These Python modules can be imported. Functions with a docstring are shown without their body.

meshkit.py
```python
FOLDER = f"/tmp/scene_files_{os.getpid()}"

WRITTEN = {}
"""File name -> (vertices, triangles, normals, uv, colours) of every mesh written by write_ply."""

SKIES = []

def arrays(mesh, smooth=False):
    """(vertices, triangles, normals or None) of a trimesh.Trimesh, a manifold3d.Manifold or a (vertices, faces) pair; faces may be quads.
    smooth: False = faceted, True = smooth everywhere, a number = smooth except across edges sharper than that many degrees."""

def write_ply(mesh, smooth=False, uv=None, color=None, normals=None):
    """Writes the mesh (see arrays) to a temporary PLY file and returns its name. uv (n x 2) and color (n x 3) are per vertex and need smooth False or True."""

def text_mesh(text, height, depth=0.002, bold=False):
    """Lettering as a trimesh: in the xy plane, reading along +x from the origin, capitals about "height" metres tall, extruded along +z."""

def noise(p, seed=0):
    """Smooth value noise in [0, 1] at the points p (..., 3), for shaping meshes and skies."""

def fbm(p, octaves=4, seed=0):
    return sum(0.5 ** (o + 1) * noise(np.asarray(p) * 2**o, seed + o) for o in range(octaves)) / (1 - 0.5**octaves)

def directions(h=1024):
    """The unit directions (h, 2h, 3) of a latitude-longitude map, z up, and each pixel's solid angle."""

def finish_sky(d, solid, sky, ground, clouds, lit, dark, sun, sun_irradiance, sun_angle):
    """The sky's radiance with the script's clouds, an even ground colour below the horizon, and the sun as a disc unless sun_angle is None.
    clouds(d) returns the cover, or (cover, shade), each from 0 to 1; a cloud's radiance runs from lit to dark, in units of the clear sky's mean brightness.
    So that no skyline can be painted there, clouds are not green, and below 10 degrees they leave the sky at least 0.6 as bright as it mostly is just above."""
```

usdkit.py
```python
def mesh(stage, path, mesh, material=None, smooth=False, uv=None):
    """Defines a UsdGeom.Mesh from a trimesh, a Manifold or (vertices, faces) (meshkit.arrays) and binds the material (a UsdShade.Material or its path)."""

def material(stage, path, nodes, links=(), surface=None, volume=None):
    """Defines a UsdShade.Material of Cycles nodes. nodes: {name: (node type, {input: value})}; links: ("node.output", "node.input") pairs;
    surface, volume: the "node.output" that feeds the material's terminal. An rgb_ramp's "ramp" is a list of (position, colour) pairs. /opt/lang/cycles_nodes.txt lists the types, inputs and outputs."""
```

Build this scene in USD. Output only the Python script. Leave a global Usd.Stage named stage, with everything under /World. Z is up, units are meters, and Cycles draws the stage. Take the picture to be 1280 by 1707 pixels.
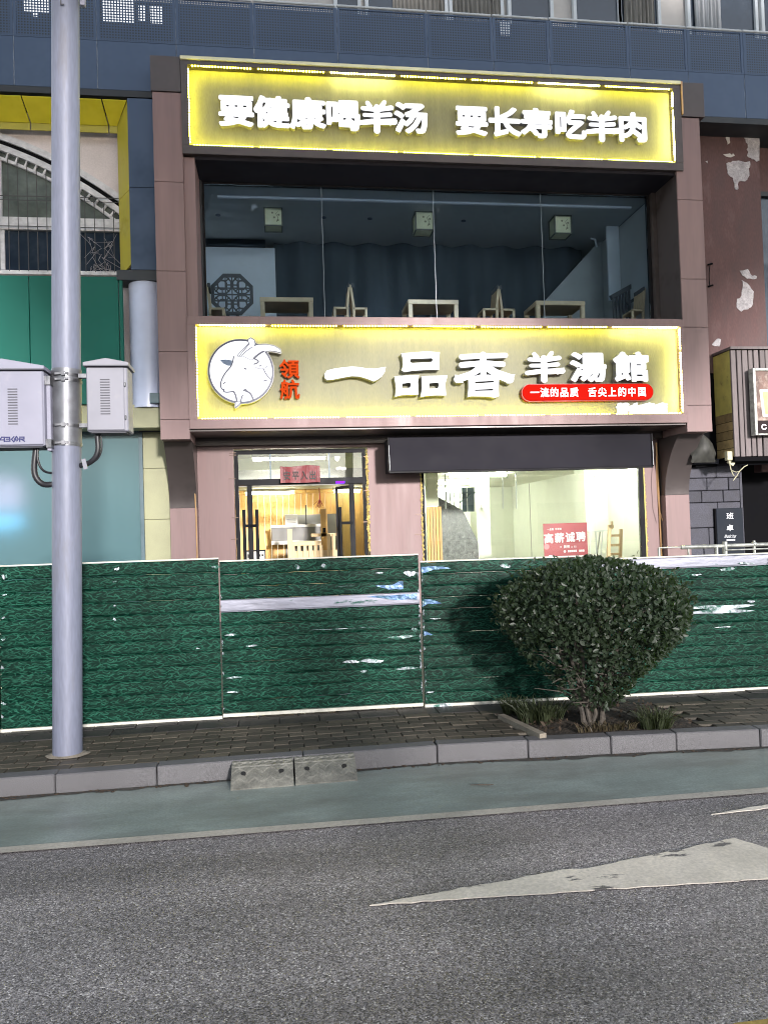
import math, random
import numpy as np
import trimesh, usdkit, meshkit
from pxr import Usd, UsdGeom, UsdLux, UsdShade, Gf, Sdf, Vt
from shapely.geometry import Polygon, LineString, Point, box as sbox
from shapely import affinity, union_all

stage = Usd.Stage.CreateInMemory()
UsdGeom.Xform.Define(stage, '/World')
UsdGeom.Scope.Define(stage, '/World/Looks')
rng = np.random.default_rng(7)
random.seed(7)

# ---------------------------------------------------------------- camera, sky, sun, exposure
F_PX, EYE = 1290.0, 1.65
YAW, PITCH, ROLL = np.radians([7.856, 1.451, -1.822])
EXPOSURE = 2.5
SUN_DIR = np.array([0.21, -0.96, 0.20]); SUN_DIR /= np.linalg.norm(SUN_DIR)
SUN_I, SUN_ANGLE, SUN_COL = 0.28, 4.0, (1.0, 0.94, 0.92)
SKY_STRENGTH = 0.079

def cam_axes():
    cy, sy, cp, sp, cr, sr = math.cos(YAW), math.sin(YAW), math.cos(PITCH), math.sin(PITCH), math.cos(ROLL), math.sin(ROLL)
    fwd = np.array([sy*cp, cy*cp, sp]); right = np.array([cy, -sy, 0.0]); up = np.cross(right, fwd)
    return right*cr + up*sr, -right*sr + up*cr, fwd
RIGHT, UP, FWD = cam_axes()
EYEPOS = np.array([0.0, 0.0, EYE])
cam = UsdGeom.Camera.Define(stage, '/World/camera')
m = np.eye(4); m[0, :3], m[1, :3], m[2, :3], m[3, :3] = RIGHT, UP, -FWD, EYEPOS
cam.AddTransformOp().Set(Gf.Matrix4d(*m.ravel().tolist()))
cam.CreateHorizontalApertureAttr(36.0)
cam.CreateFocalLengthAttr(36.0*F_PX/1280.0)
cam.CreateFStopAttr(0.0)
cam.CreateExposureAttr(EXPOSURE)

sky_mat = usdkit.material(stage, '/World/Looks/sky_material', {
    't': ('sky_texture', {'sky_type': 'single_scattering', 'sun_disc': False,
                          'sun_elevation': float(math.asin(SUN_DIR[2])), 'sun_rotation': float(math.atan2(SUN_DIR[0], SUN_DIR[1])),
                          'air_density': 1.0, 'aerosol_density': 0.3, 'ozone_density': 1.5}),
    'h': ('hsv', {'saturation': 0.38}), 'b': ('background_shader', {'strength': SKY_STRENGTH})}, [('t.color', 'h.color'), ('h.color', 'b.color')], surface='b.background')
sky = UsdLux.DomeLight.Define(stage, '/World/sky')
sky.GetPrim().SetCustomDataByKey('kind', 'structure')
UsdShade.MaterialBindingAPI.Apply(sky.GetPrim()).Bind(sky_mat)
sun = UsdLux.DistantLight.Define(stage, '/World/sun')
zc = SUN_DIR; xc = np.cross([0, 0, 1.0], zc); xc /= np.linalg.norm(xc); yc = np.cross(zc, xc)
m = np.eye(4); m[0, :3], m[1, :3], m[2, :3] = xc, yc, zc
sun.AddTransformOp().Set(Gf.Matrix4d(*m.ravel().tolist()))
sun.CreateNormalizeAttr(True); sun.CreateIntensityAttr(SUN_I); sun.CreateAngleAttr(SUN_ANGLE); sun.CreateColorAttr(Gf.Vec3f(*SUN_COL))

# ---------------------------------------------------------------- helpers
def at(px, py, Y):
    """The point of the vertical plane y = Y that stands behind a pixel of the photograph."""
    r = RIGHT*((px-640)/F_PX) - UP*((py-853.5)/F_PX) + FWD
    return EYEPOS + r*(Y/r[1])
def onz(px, py, z):
    r = RIGHT*((px-640)/F_PX) - UP*((py-853.5)/F_PX) + FWD
    return EYEPOS + r*((z-EYE)/r[2])
def X(px, py, Y): return float(at(px, py, Y)[0])
def Z(px, py, Y): return float(at(px, py, Y)[2])
def lin(r, g, b):
    v = np.array([r, g, b])/255.0
    return tuple(np.where(v < 0.04045, v/12.92, ((v+0.055)/1.055)**2.4).tolist())

taken = set()
def numbered(parent, name):
    p, n = f'{parent}/{name}', 0
    while p in taken:
        n += 1; p = f'{parent}/{name}_{n:03d}'
    taken.add(p)
    return p
def path_of(parent): return '/World' if parent is None else str(parent.GetPath())
def keys(o, label=None, cat=None, group=None, kind=None):
    for k, v in (('label', label), ('category', cat), ('group', group), ('kind', kind)):
        if v: o.SetCustomDataByKey(k, v)
    return o
def obj(name, mesh, mat, parent=None, smooth=False, label=None, cat=None, group=None, kind=None):
    if isinstance(mesh, MB): mesh = mesh.get()
    p = numbered(path_of(parent), name)
    o = usdkit.mesh(stage, p, mesh, MATS[mat], smooth=smooth).GetPrim()
    return keys(o, label, cat, group, kind)
def thing(name, label=None, cat=None, group=None, kind=None, loc=(0, 0, 0), rotz=0, parent=None):
    p = numbered(path_of(parent), name)
    x = UsdGeom.Xform.Define(stage, p)
    if any(loc) or rotz:
        x.AddTranslateOp().Set(Gf.Vec3d(*map(float, loc))); x.AddRotateZOp().Set(float(rotz))
    return keys(x.GetPrim(), label, cat, group, kind)
def dup(root, name, label, loc, rotz=0, cat=None, group=None):
    p = numbered('/World', name)
    x = UsdGeom.Xform.Define(stage, p)
    x.GetPrim().GetReferences().AddInternalReference(root.GetPath())
    x.ClearXformOpOrder()
    x.AddTranslateOp().Set(Gf.Vec3d(*map(float, loc))); x.AddRotateZOp().Set(float(rotz))
    x.GetPrim().SetInstanceable(True)
    return keys(x.GetPrim(), label, cat or root.GetCustomDataByKey('category'), group or root.GetCustomDataByKey('group'))

class MB:
    """Collects vertices and faces into one mesh."""
    def __init__(self): self.v, self.f, self.n = [], [], 0
    def add(self, v, f):
        v = np.asarray(v, float); f = np.asarray(f, int)
        if f.shape[1] == 4: f = np.vstack([f[:, [0, 1, 2]], f[:, [0, 2, 3]]])
        self.v.append(v); self.f.append(f+self.n); self.n += len(v)
        return self
    def tm(self, t): return self.add(t.vertices, t.faces)
    def box(self, x0, x1, y0, y1, z0, z1, b=0.0):
        x0, x1 = min(x0, x1), max(x0, x1); y0, y1 = min(y0, y1), max(y0, y1); z0, z1 = min(z0, z1), max(z0, z1)
        if b > 0:
            b = min(b, (x1-x0)/2.5, (y1-y0)/2.5, (z1-z0)/2.5)
            pts = [(x0+(b if k != 0 else 0) if i == 0 else x1-(b if k != 0 else 0),
                    y0+(b if k != 1 else 0) if j == 0 else y1-(b if k != 1 else 0),
                    z0+(b if k != 2 else 0) if l == 0 else z1-(b if k != 2 else 0))
                   for i in (0, 1) for j in (0, 1) for l in (0, 1) for k in (0, 1, 2)]
            h = trimesh.convex.convex_hull(np.array(pts)); return self.tm(h)
        v = [(x, y, z) for x in (x0, x1) for y in (y0, y1) for z in (z0, z1)]
        return self.add(v, [(0, 1, 3, 2), (4, 6, 7, 5), (0, 4, 5, 1), (2, 3, 7, 6), (0, 2, 6, 4), (1, 5, 7, 3)])
    def tube(self, pts, radii, sides=8, caps=True):
        p = np.asarray(pts, float); r = np.broadcast_to(radii, (len(p),))
        t = np.gradient(p, axis=0); t /= np.linalg.norm(t, axis=1, keepdims=True)+1e-12
        ref = np.array([0, 0, 1.0]) if abs(t[0, 2]) < 0.9 else np.array([1.0, 0, 0])
        a = np.cross(t, ref); a /= np.linalg.norm(a, axis=1, keepdims=True)+1e-12
        b = np.cross(t, a); an = np.arange(sides)*2*np.pi/sides
        v = p[:, None] + r[:, None, None]*(np.cos(an)[None, :, None]*a[:, None]+np.sin(an)[None, :, None]*b[:, None])
        v = v.reshape(-1, 3); f = []
        for i in range(len(p)-1):
            for j in range(sides):
                k = (j+1) % sides
                f.append((i*sides+j, i*sides+k, (i+1)*sides+k, (i+1)*sides+j))
        self.add(v, f)
        if caps:
            for i in (0, len(p)-1):
                ring = v[i*sides:(i+1)*sides]
                self.add(np.vstack([ring, ring.mean(0)]), [(j, (j+1) % sides, sides) for j in range(sides)])
        return self
    def bar(self, p, q, w, d=None):
        """A rectangular bar from p to q."""
        p, q = np.asarray(p, float), np.asarray(q, float); d = d or w
        t = q-p; L = np.linalg.norm(t); t /= L
        ref = np.array([0, 1.0, 0]) if abs(t[1]) < 0.9 else np.array([0, 0, 1.0])
        a = np.cross(t, ref); a /= np.linalg.norm(a); b = np.cross(t, a)
        v = [p+s*t*L+i*a*w/2+j*b*d/2 for s in (0, 1) for i in (-1, 1) for j in (-1, 1)]
        return self.add(v, [(0, 1, 3, 2), (4, 6, 7, 5), (0, 4, 5, 1), (2, 3, 7, 6), (0, 2, 6, 4), (1, 5, 7, 3)])
    def poly_front(self, geom, y, depth):
        """A shapely shape in (x, z), extruded from plane y (its front) backwards by depth."""
        for g in getattr(geom, 'geoms', [geom]):
            if g.is_empty or g.area < 1e-7: continue
            t = trimesh.creation.extrude_polygon(g, depth, engine='earcut')
            v = np.array(t.vertices); v = np.stack([v[:, 0], y+depth-v[:, 2], v[:, 1]], 1)
            self.add(v, np.array(t.faces))
        return self
    def poly_flat(self, geom, z, depth):
        for g in getattr(geom, 'geoms', [geom]):
            t = trimesh.creation.extrude_polygon(g, depth, engine='earcut'); v = np.array(t.vertices); v[:, 2] += z-depth
            self.add(v, np.array(t.faces))
        return self
    def get(self): return np.vstack(self.v), np.vstack(self.f)
def B(*a, **k): return MB().box(*a, **k)

# ---------------------------------------------------------------- materials
MATS = {}
def surf(name, col, rough=0.5, metal=0.0, var=0.12, vscale=2.5, fvar=0.0, fscale=60.0, bump=0.0, bscale=90.0, bdist=0.004, spec=0.5, stretch=(1, 1, 1), rough_var=0.1, rand=0.0, stain=None, stain_scale=1.5, stain_at=(0.55, 0.7), coat=0.0, island=0.0):
    """A principled surface whose colour wanders on a large and a fine scale, with fine relief and uneven gloss."""
    n = {'g': ('geometry', {}), 'mp': ('mapping', {'scale': stretch}),
         'n1': ('noise_texture', {'scale': vscale, 'detail': 4.0, 'roughness': 0.6}),
         'n2': ('noise_texture', {'scale': fscale, 'detail': 2.0}),
         'v1': ('map_range', {'from_min': 0.3, 'from_max': 0.7, 'to_min': 1-var, 'to_max': 1+var}),
         'v2': ('map_range', {'from_min': 0.3, 'from_max': 0.7, 'to_min': 1-fvar, 'to_max': 1+fvar}),
         'mu': ('math', {'math_type': 'multiply'}),
         'hs': ('hsv', {'color': col}),
         'ro': ('map_range', {'from_min': 0.3, 'from_max': 0.7, 'to_min': max(rough-rough_var, 0.02), 'to_max': min(rough+rough_var, 1)}),
         'p': ('principled_bsdf', {'metallic': metal, 'specular_ior_level': spec, 'coat_weight': coat})}
    l = [('g.position', 'mp.vector'), ('mp.vector', 'n1.vector'), ('mp.vector', 'n2.vector'), ('n1.fac', 'v1.value'), ('n2.fac', 'v2.value'),
         ('v1.result', 'mu.value1'), ('v2.result', 'mu.value2'), ('n1.fac', 'ro.value'), ('ro.result', 'p.roughness')]
    last = 'mu.value'
    if rand or island:
        src = ('object_info', 'oi.random', rand) if rand else ('geometry', 'oi.random_per_island', island)
        n['oi'] = (src[0], {}); n['v3'] = ('map_range', {'to_min': 1-src[2], 'to_max': 1+src[2]}); n['mu2'] = ('math', {'math_type': 'multiply'})
        l += [(src[1], 'v3.value'), (last, 'mu2.value1'), ('v3.result', 'mu2.value2')]; last = 'mu2.value'
    l += [(last, 'hs.value')]
    out = 'hs.color'
    if stain:
        n['ns'] = ('noise_texture', {'scale': stain_scale, 'detail': 6.0, 'roughness': 0.65}); n['rs'] = ('map_range', {'from_min': stain_at[0], 'from_max': stain_at[1], 'clamp': True})
        n['mx'] = ('mix', {'color2': stain})
        l += [('mp.vector', 'ns.vector'), ('ns.fac', 'rs.value'), ('rs.result', 'mx.fac'), (out, 'mx.color1')]; out = 'mx.color'
    l += [(out, 'p.base_color')]
    if bump:
        n['nb'] = ('noise_texture', {'scale': bscale, 'detail': 3.0}); n['bu'] = ('bump', {'strength': bump, 'distance': bdist})
        l += [('mp.vector', 'nb.vector'), ('nb.fac', 'bu.height'), ('bu.normal', 'p.normal')]
    MATS[name] = usdkit.material(stage, f'/World/Looks/{name}', n, l, surface='p.BSDF')
def glow(name, col, strength):
    MATS[name] = usdkit.material(stage, f'/World/Looks/{name}', {'e': ('emission', {'color': col, 'strength': strength})}, surface='e.emission')
def pane(name, tint, gloss_col=(1, 1, 1), ior=1.5, rough=0.0):
    MATS[name] = usdkit.material(stage, f'/World/Looks/{name}', {
        't': ('transparent_bsdf', {'color': tint}), 'g': ('glossy_bsdf', {'color': gloss_col, 'roughness': rough}),
        'f': ('fresnel', {'IOR': ior}), 'm': ('mix_closure', {})},
        [('f.fac', 'm.fac'), ('t.BSDF', 'm.closure1'), ('g.BSDF', 'm.closure2')], surface='m.closure')

# asphalt: a packed field of stones of mixed grey in dark binder
MATS['asphalt'] = usdkit.material(stage, '/World/Looks/asphalt', {
    'g': ('geometry', {}), 'v': ('voronoi_texture', {'scale': 160.0, 'randomness': 1.0}), 'v2': ('voronoi_texture', {'scale': 280.0}),
    'mt': ('mapping', {'scale': (0.12, 1.6, 1)}), 'nt': ('noise_texture', {'scale': 1.3, 'detail': 3.0}), 'mnt': ('map_range', {'from_min': 0.35, 'from_max': 0.65, 'to_min': 0.80, 'to_max': 1.22}), 'mu3': ('math', {'math_type': 'multiply'}),
    'nq': ('noise_texture', {'scale': 6.0, 'detail': 5.0, 'roughness': 0.7}), 'mq': ('map_range', {'from_min': 0.58, 'from_max': 0.75, 'to_min': 1.0, 'to_max': 0.7, 'clamp': True}), 'mu4': ('math', {'math_type': 'multiply'}),
    'n': ('noise_texture', {'scale': 0.9, 'detail': 4.0}),
    'sc': ('separate_color', {}), 'r': ('rgb_ramp', {'ramp': [(0, (0.045, 0.040, 0.040)), (0.3, (0.135, 0.122, 0.123)), (0.6, (0.215, 0.196, 0.198)), (0.85, (0.29, 0.267, 0.268)), (0.95, (0.40, 0.37, 0.365)), (1, (0.60, 0.57, 0.55))]}),
    'sc2': ('separate_color', {}), 'm2': ('map_range', {'to_min': 0.65, 'to_max': 1.35}), 'mn': ('map_range', {'from_min': 0.3, 'from_max': 0.7, 'to_min': 0.82, 'to_max': 1.15}),
    'mu': ('math', {'math_type': 'multiply'}), 'hs': ('hsv', {}), 'bu': ('bump', {'strength': 0.55, 'distance': 0.004, 'invert': True}),
    'ro': ('map_range', {'to_min': 0.28, 'to_max': 0.65}), 'p': ('principled_bsdf', {'specular_ior_level': 0.5})},
    [('g.position', 'v.vector'), ('g.position', 'v2.vector'), ('g.position', 'n.vector'), ('v.color', 'sc.color'), ('sc.r', 'r.fac'), ('v2.color', 'sc2.color'),
     ('sc2.g', 'm2.value'), ('n.fac', 'mn.value'), ('m2.result', 'mu.value1'), ('mn.result', 'mu.value2'), ('g.position', 'mt.vector'), ('mt.vector', 'nt.vector'), ('nt.fac', 'mnt.value'), ('mu.value', 'mu3.value1'), ('mnt.result', 'mu3.value2'), ('g.position', 'nq.vector'), ('nq.fac', 'mq.value'), ('mu3.value', 'mu4.value1'), ('mq.result', 'mu4.value2'), ('mu4.value', 'hs.value'), ('r.color', 'hs.color'),
     ('hs.color', 'p.base_color'), ('v.distance', 'bu.height'), ('bu.normal', 'p.normal'), ('sc.b', 'ro.value'), ('ro.result', 'p.roughness')], surface='p.BSDF')

def worn_paint(name, col, under, scale, at_, rough=0.55):
    """Road paint that wear has broken through in places."""
    MATS[name] = usdkit.material(stage, f'/World/Looks/{name}', {
        'g': ('geometry', {}), 'mp': ('mapping', {'scale': (1, 3.0, 1)}), 'n': ('noise_texture', {'scale': scale, 'detail': 7.0, 'roughness': 0.7}),
        'n2': ('noise_texture', {'scale': 70.0, 'detail': 3.0}), 'n3': ('noise_texture', {'scale': 3.0, 'detail': 5.0}),
        'r': ('map_range', {'from_min': at_[0], 'from_max': at_[1], 'clamp': True}), 'a': ('map_range', {'from_min': 0.3, 'from_max': 0.7, 'to_min': 0.82, 'to_max': 1.1}),
        'a3': ('map_range', {'from_min': 0.3, 'from_max': 0.7, 'to_min': 0.8, 'to_max': 1.1}), 'mu': ('math', {'math_type': 'multiply'}),
        'h': ('hsv', {'color': col}), 'mx': ('mix', {'color2': under}), 'b': ('bump', {'strength': 0.3, 'distance': 0.003}), 'p': ('principled_bsdf', {'roughness': rough})},
        [('g.position', 'mp.vector'), ('mp.vector', 'n.vector'), ('g.position', 'n2.vector'), ('g.position', 'n3.vector'), ('n.fac', 'r.value'), ('n2.fac', 'a.value'), ('n3.fac', 'a3.value'),
         ('a.result', 'mu.value1'), ('a3.result', 'mu.value2'), ('mu.value', 'h.value'), ('h.color', 'mx.color1'), ('r.result', 'mx.fac'), ('mx.color', 'p.base_color'), ('n2.fac', 'b.height'), ('b.normal', 'p.normal')], surface='p.BSDF')
worn_paint('road_white', (0.66, 0.60, 0.52), (0.10, 0.092, 0.092), 2.4, (0.59, 0.62))
worn_paint('line_white', (0.40, 0.37, 0.32), (0.13, 0.13, 0.12), 5.0, (0.62, 0.74))
worn_paint('road_yellow', (0.40, 0.27, 0.06), (0.09, 0.085, 0.08), 5.0, (0.6, 0.7))
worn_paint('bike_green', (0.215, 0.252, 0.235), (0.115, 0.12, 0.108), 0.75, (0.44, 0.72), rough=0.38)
surf('paver_a', (0.060, 0.050, 0.036), 0.6, var=0.3, vscale=4, fvar=0.25, fscale=150, bump=0.5, bscale=160, rand=0.35, stain=(0.10, 0.09, 0.075), stain_at=(0.6, 0.8))
surf('paver_dark', (0.026, 0.023, 0.022), 0.55, var=0.3, vscale=4, fvar=0.2, fscale=120, bump=0.4, bscale=160, rand=0.4)
surf('joint_sand', (0.018, 0.017, 0.014), 0.9, var=0.4, vscale=12)
surf('kerb_granite', (0.100, 0.097, 0.102), 0.6, var=0.12, vscale=3, fvar=0.45, fscale=190, bump=0.4, bscale=200, rand=0.08, stain=(0.07, 0.068, 0.064), stain_at=(0.58, 0.8), stain_scale=2.0)
surf('soil', (0.030, 0.022, 0.015), 0.95, var=0.5, vscale=9, fvar=0.5, fscale=70, bump=1.0, bscale=40, bdist=0.02)
surf('edging', (0.19, 0.165, 0.13), 0.8, var=0.3, vscale=8, fvar=0.2, fscale=90, bump=0.3)
surf('dead_leaf', (0.11, 0.07, 0.04), 0.7, island=0.6)
surf('plaza', (0.12, 0.115, 0.11), 0.7)
surf('rubber', (0.13, 0.128, 0.11), 0.42, var=0.35, vscale=9, fvar=0.2, fscale=80, bump=0.3, stain=(0.17, 0.165, 0.14), stain_scale=7, stain_at=(0.5, 0.72))
surf('black_hole', (0.008, 0.008, 0.008), 0.8)

# printed lawn film of the hoarding: curling light blades on dark green
def film(name, dark, light, dull=0.0):
    n = {'g': ('geometry', {}), 'sx': ('separate_xyz', {}), 'cx': ('combine_xyz', {})}
    l = [('g.position', 'sx.vector'), ('sx.x', 'cx.x'), ('sx.z', 'cx.y')]
    for k, (sc_, off) in enumerate(((24.0, 0.0), (19.0, 7.3), (30.0, 3.1))):   # three layers of curved strokes, one to a cell
        q = lambda a: f'{a}{k}'
        n |= {q('mp'): ('mapping', {'scale': (sc_*.8, sc_*1.35, 1), 'location': (off, off*1.7, 0)}), q('vo'): ('voronoi_texture', {'dimensions': '2D', 'scale': 1.0}),
              q('lo'): ('vector_math', {'math_type': 'subtract'}), q('sc'): ('separate_color', {}), q('an'): ('map_range', {'to_min': -1.0, 'to_max': 1.0}), q('ro'): ('vector_rotate', {'rotate_type': 'z_axis'}),
              q('xy'): ('separate_xyz', {}), q('x2'): ('math', {'math_type': 'multiply'}), q('cu'): ('map_range', {'to_min': -1.3, 'to_max': 1.3}), q('b'): ('math', {'math_type': 'multiply'}), q('y2'): ('math', {'math_type': 'add'}),
              q('ab'): ('math', {'math_type': 'absolute'}), q('my'): ('map_range', {'from_min': 0.05, 'from_max': 0.15, 'to_min': 1.0, 'to_max': 0.0, 'clamp': True}), q('ax'): ('math', {'math_type': 'absolute'}),
              q('mx'): ('map_range', {'from_min': 0.35, 'from_max': 0.7, 'to_min': 1.0, 'to_max': 0.0, 'clamp': True}), q('mm'): ('math', {'math_type': 'multiply'}), q('br'): ('map_range', {'to_min': 0.15, 'to_max': 1.0}), q('f'): ('math', {'math_type': 'multiply'})}
        l += [('cx.vector', q('mp')+'.vector'), (q('mp')+'.vector', q('vo')+'.vector'), (q('mp')+'.vector', q('lo')+'.vector1'), (q('vo')+'.position', q('lo')+'.vector2'), (q('vo')+'.color', q('sc')+'.color'),
              (q('sc')+'.r', q('an')+'.value'), (q('lo')+'.vector', q('ro')+'.vector'), (q('an')+'.result', q('ro')+'.angle'), (q('ro')+'.vector', q('xy')+'.vector'), (q('xy')+'.x', q('x2')+'.value1'), (q('xy')+'.x', q('x2')+'.value2'),
              (q('sc')+'.g', q('cu')+'.value'), (q('x2')+'.value', q('b')+'.value1'), (q('cu')+'.result', q('b')+'.value2'), (q('xy')+'.y', q('y2')+'.value1'), (q('b')+'.value', q('y2')+'.value2'), (q('y2')+'.value', q('ab')+'.value1'), (q('ab')+'.value', q('my')+'.value'),
              (q('xy')+'.x', q('ax')+'.value1'), (q('ax')+'.value', q('mx')+'.value'), (q('my')+'.result', q('mm')+'.value1'), (q('mx')+'.result', q('mm')+'.value2'), (q('sc')+'.b', q('br')+'.value'), (q('mm')+'.value', q('f')+'.value1'), (q('br')+'.result', q('f')+'.value2')]
    n |= {'ma': ('math', {'math_type': 'maximum'}), 'mb': ('math', {'math_type': 'maximum'}), 'mx': ('mix', {'color1': dark, 'color2': light}), 'h': ('hsv', {'saturation': 1.0-dull}),
          'nl': ('noise_texture', {'scale': 1.7, 'detail': 4.0}), 'rl': ('map_range', {'from_min': 0.35, 'from_max': 0.7, 'to_min': 0.75, 'to_max': 1.3}),
          'nr': ('noise_texture', {'scale': 9.0, 'detail': 3.0}), 'rr': ('map_range', {'from_min': 0.3, 'from_max': 0.7, 'to_min': 0.34, 'to_max': 0.6}), 'b': ('bump', {'strength': 0.2, 'distance': 0.012}), 'p': ('principled_bsdf', {'specular_ior_level': 0.1})}
    l += [('f0.value', 'ma.value1'), ('f1.value', 'ma.value2'), ('ma.value', 'mb.value1'), ('f2.value', 'mb.value2'), ('mb.value', 'mx.fac'), ('mx.color', 'h.color'), ('g.position', 'nl.vector'), ('nl.fac', 'rl.value'), ('rl.result', 'h.value'), ('h.color', 'p.base_color'),
          ('g.position', 'nr.vector'), ('nr.fac', 'rr.value'), ('rr.result', 'p.roughness'), ('nr.fac', 'b.height'), ('b.normal', 'p.normal')]
    MATS[name] = usdkit.material(stage, f'/World/Looks/{name}', n, l, surface='p.BSDF')
film('lawn_film', (0.0004, 0.0145, 0.0088), (0.016, 0.086, 0.055))
film('lawn_film_dull', (0.018, 0.032, 0.024), (0.06, 0.085, 0.065), 0.4)
surf('bare_steel', (0.22, 0.225, 0.27), 0.5, metal=0.4, var=0.30, vscale=3, bump=0.25, bscale=6, bdist=0.02, stretch=(1, 1, 4), stain=(0.01, 0.07, 0.05), stain_scale=3.0, stain_at=(0.60, 0.66))
surf('torn_film', (0.30, 0.33, 0.36), 0.4, metal=0.4, var=0.4, vscale=12, stain=(0.004, 0.06, 0.04), stain_scale=16, stain_at=(0.46, 0.60))
surf('bare_steel_blue', (0.07, 0.14, 0.27), 0.4, metal=0.3, var=0.35, vscale=12, stain=(0.004, 0.06, 0.04), stain_scale=9, stain_at=(0.48, 0.7), bump=0.5, bscale=20, bdist=0.02)
surf('hoarding_rail', (0.55, 0.54, 0.47), 0.55, var=0.3, vscale=6, stain=(0.10, 0.09, 0.07), stain_scale=6, stain_at=(0.55, 0.75))
surf('pole_paint', (0.145, 0.157, 0.21), 0.5, metal=0.1, var=0.12, vscale=2.5, fvar=0.09, fscale=45, stretch=(1.5, 1.5, .22), stain=(0.115, 0.11, 0.115), stain_scale=5, stain_at=(0.56, 0.8))
surf('pole_steel', (0.15, 0.155, 0.17), 0.42, metal=0.5, var=0.25, vscale=7, stain=(0.12, 0.12, 0.13), stain_scale=9, stain_at=(0.5, 0.8))
surf('clamp_steel', (0.16, 0.16, 0.17), 0.35, metal=0.8, var=0.3, vscale=15)
surf('cabinet_paint', (0.235, 0.235, 0.295), 0.45, var=0.06, vscale=3, bump=0.06, bscale=120, stain=(0.33, 0.32, 0.34), stain_scale=4, stain_at=(0.62, 0.9))
surf('cabinet_grey', (0.21, 0.21, 0.245), 0.45, var=0.08, vscale=3, stain=(0.28, 0.27, 0.27), stain_scale=4, stain_at=(0.6, 0.9))
surf('slot_dark', (0.07, 0.07, 0.085), 0.6)
surf('logo_blue', (0.010, 0.012, 0.09), 0.4)
surf('black_rubber', (0.012, 0.012, 0.015), 0.4)
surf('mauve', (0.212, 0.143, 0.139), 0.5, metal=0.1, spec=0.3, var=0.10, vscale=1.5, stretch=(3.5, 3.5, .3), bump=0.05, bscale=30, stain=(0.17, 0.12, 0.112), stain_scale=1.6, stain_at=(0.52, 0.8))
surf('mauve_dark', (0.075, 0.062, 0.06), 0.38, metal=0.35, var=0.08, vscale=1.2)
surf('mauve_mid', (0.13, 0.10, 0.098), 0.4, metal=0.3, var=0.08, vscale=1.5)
surf('bronze', (0.12, 0.08, 0.06), 0.35, metal=0.5, var=0.1)
surf('cream_trim', (0.72, 0.70, 0.45), 0.4, var=0.1)
surf('gold_trim', (0.50, 0.30, 0.14), 0.35, metal=0.5)
surf('charcoal', (0.020, 0.019, 0.025), 0.7, spec=0.1, var=0.05)
surf('black_frame', (0.007, 0.007, 0.009), 0.55, spec=0.15)
surf('sign_gold', (0.225, 0.22, 0.15), 0.6, spec=0.2, metal=0.0, var=0.10, vscale=4, fvar=0.10, fscale=40, stretch=(3, 1, .35), bump=0.05, bscale=30)
glow('led_yellow', (1.0, 0.90, 0.045), 19.0)
glow('led_white', (1.0, 0.94, 0.26), 42.0)
glow('letter_white', (0.95, 0.96, 1.0), 0.30)
glow('letter_red', (1.0, 0.02, 0.01), 0.17)
glow('letter_orange', (1.0, 0.10, 0.015), 0.16)
surf('letter_edge', (0.30, 0.30, 0.30), 0.4, metal=0.2)
surf('letter_edge_red', (0.25, 0.015, 0.01), 0.4)
surf('ring_grey', (0.045, 0.05, 0.085), 0.4)
surf('ear_grey', (0.09, 0.13, 0.20), 0.5)
surf('blue_panel', (0.046, 0.073, 0.125), 0.36, metal=0.3, var=0.08, vscale=1.0, bump=0.03, bscale=20)
surf('blue_dark', (0.022, 0.027, 0.033), 0.6, var=0.2)
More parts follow.
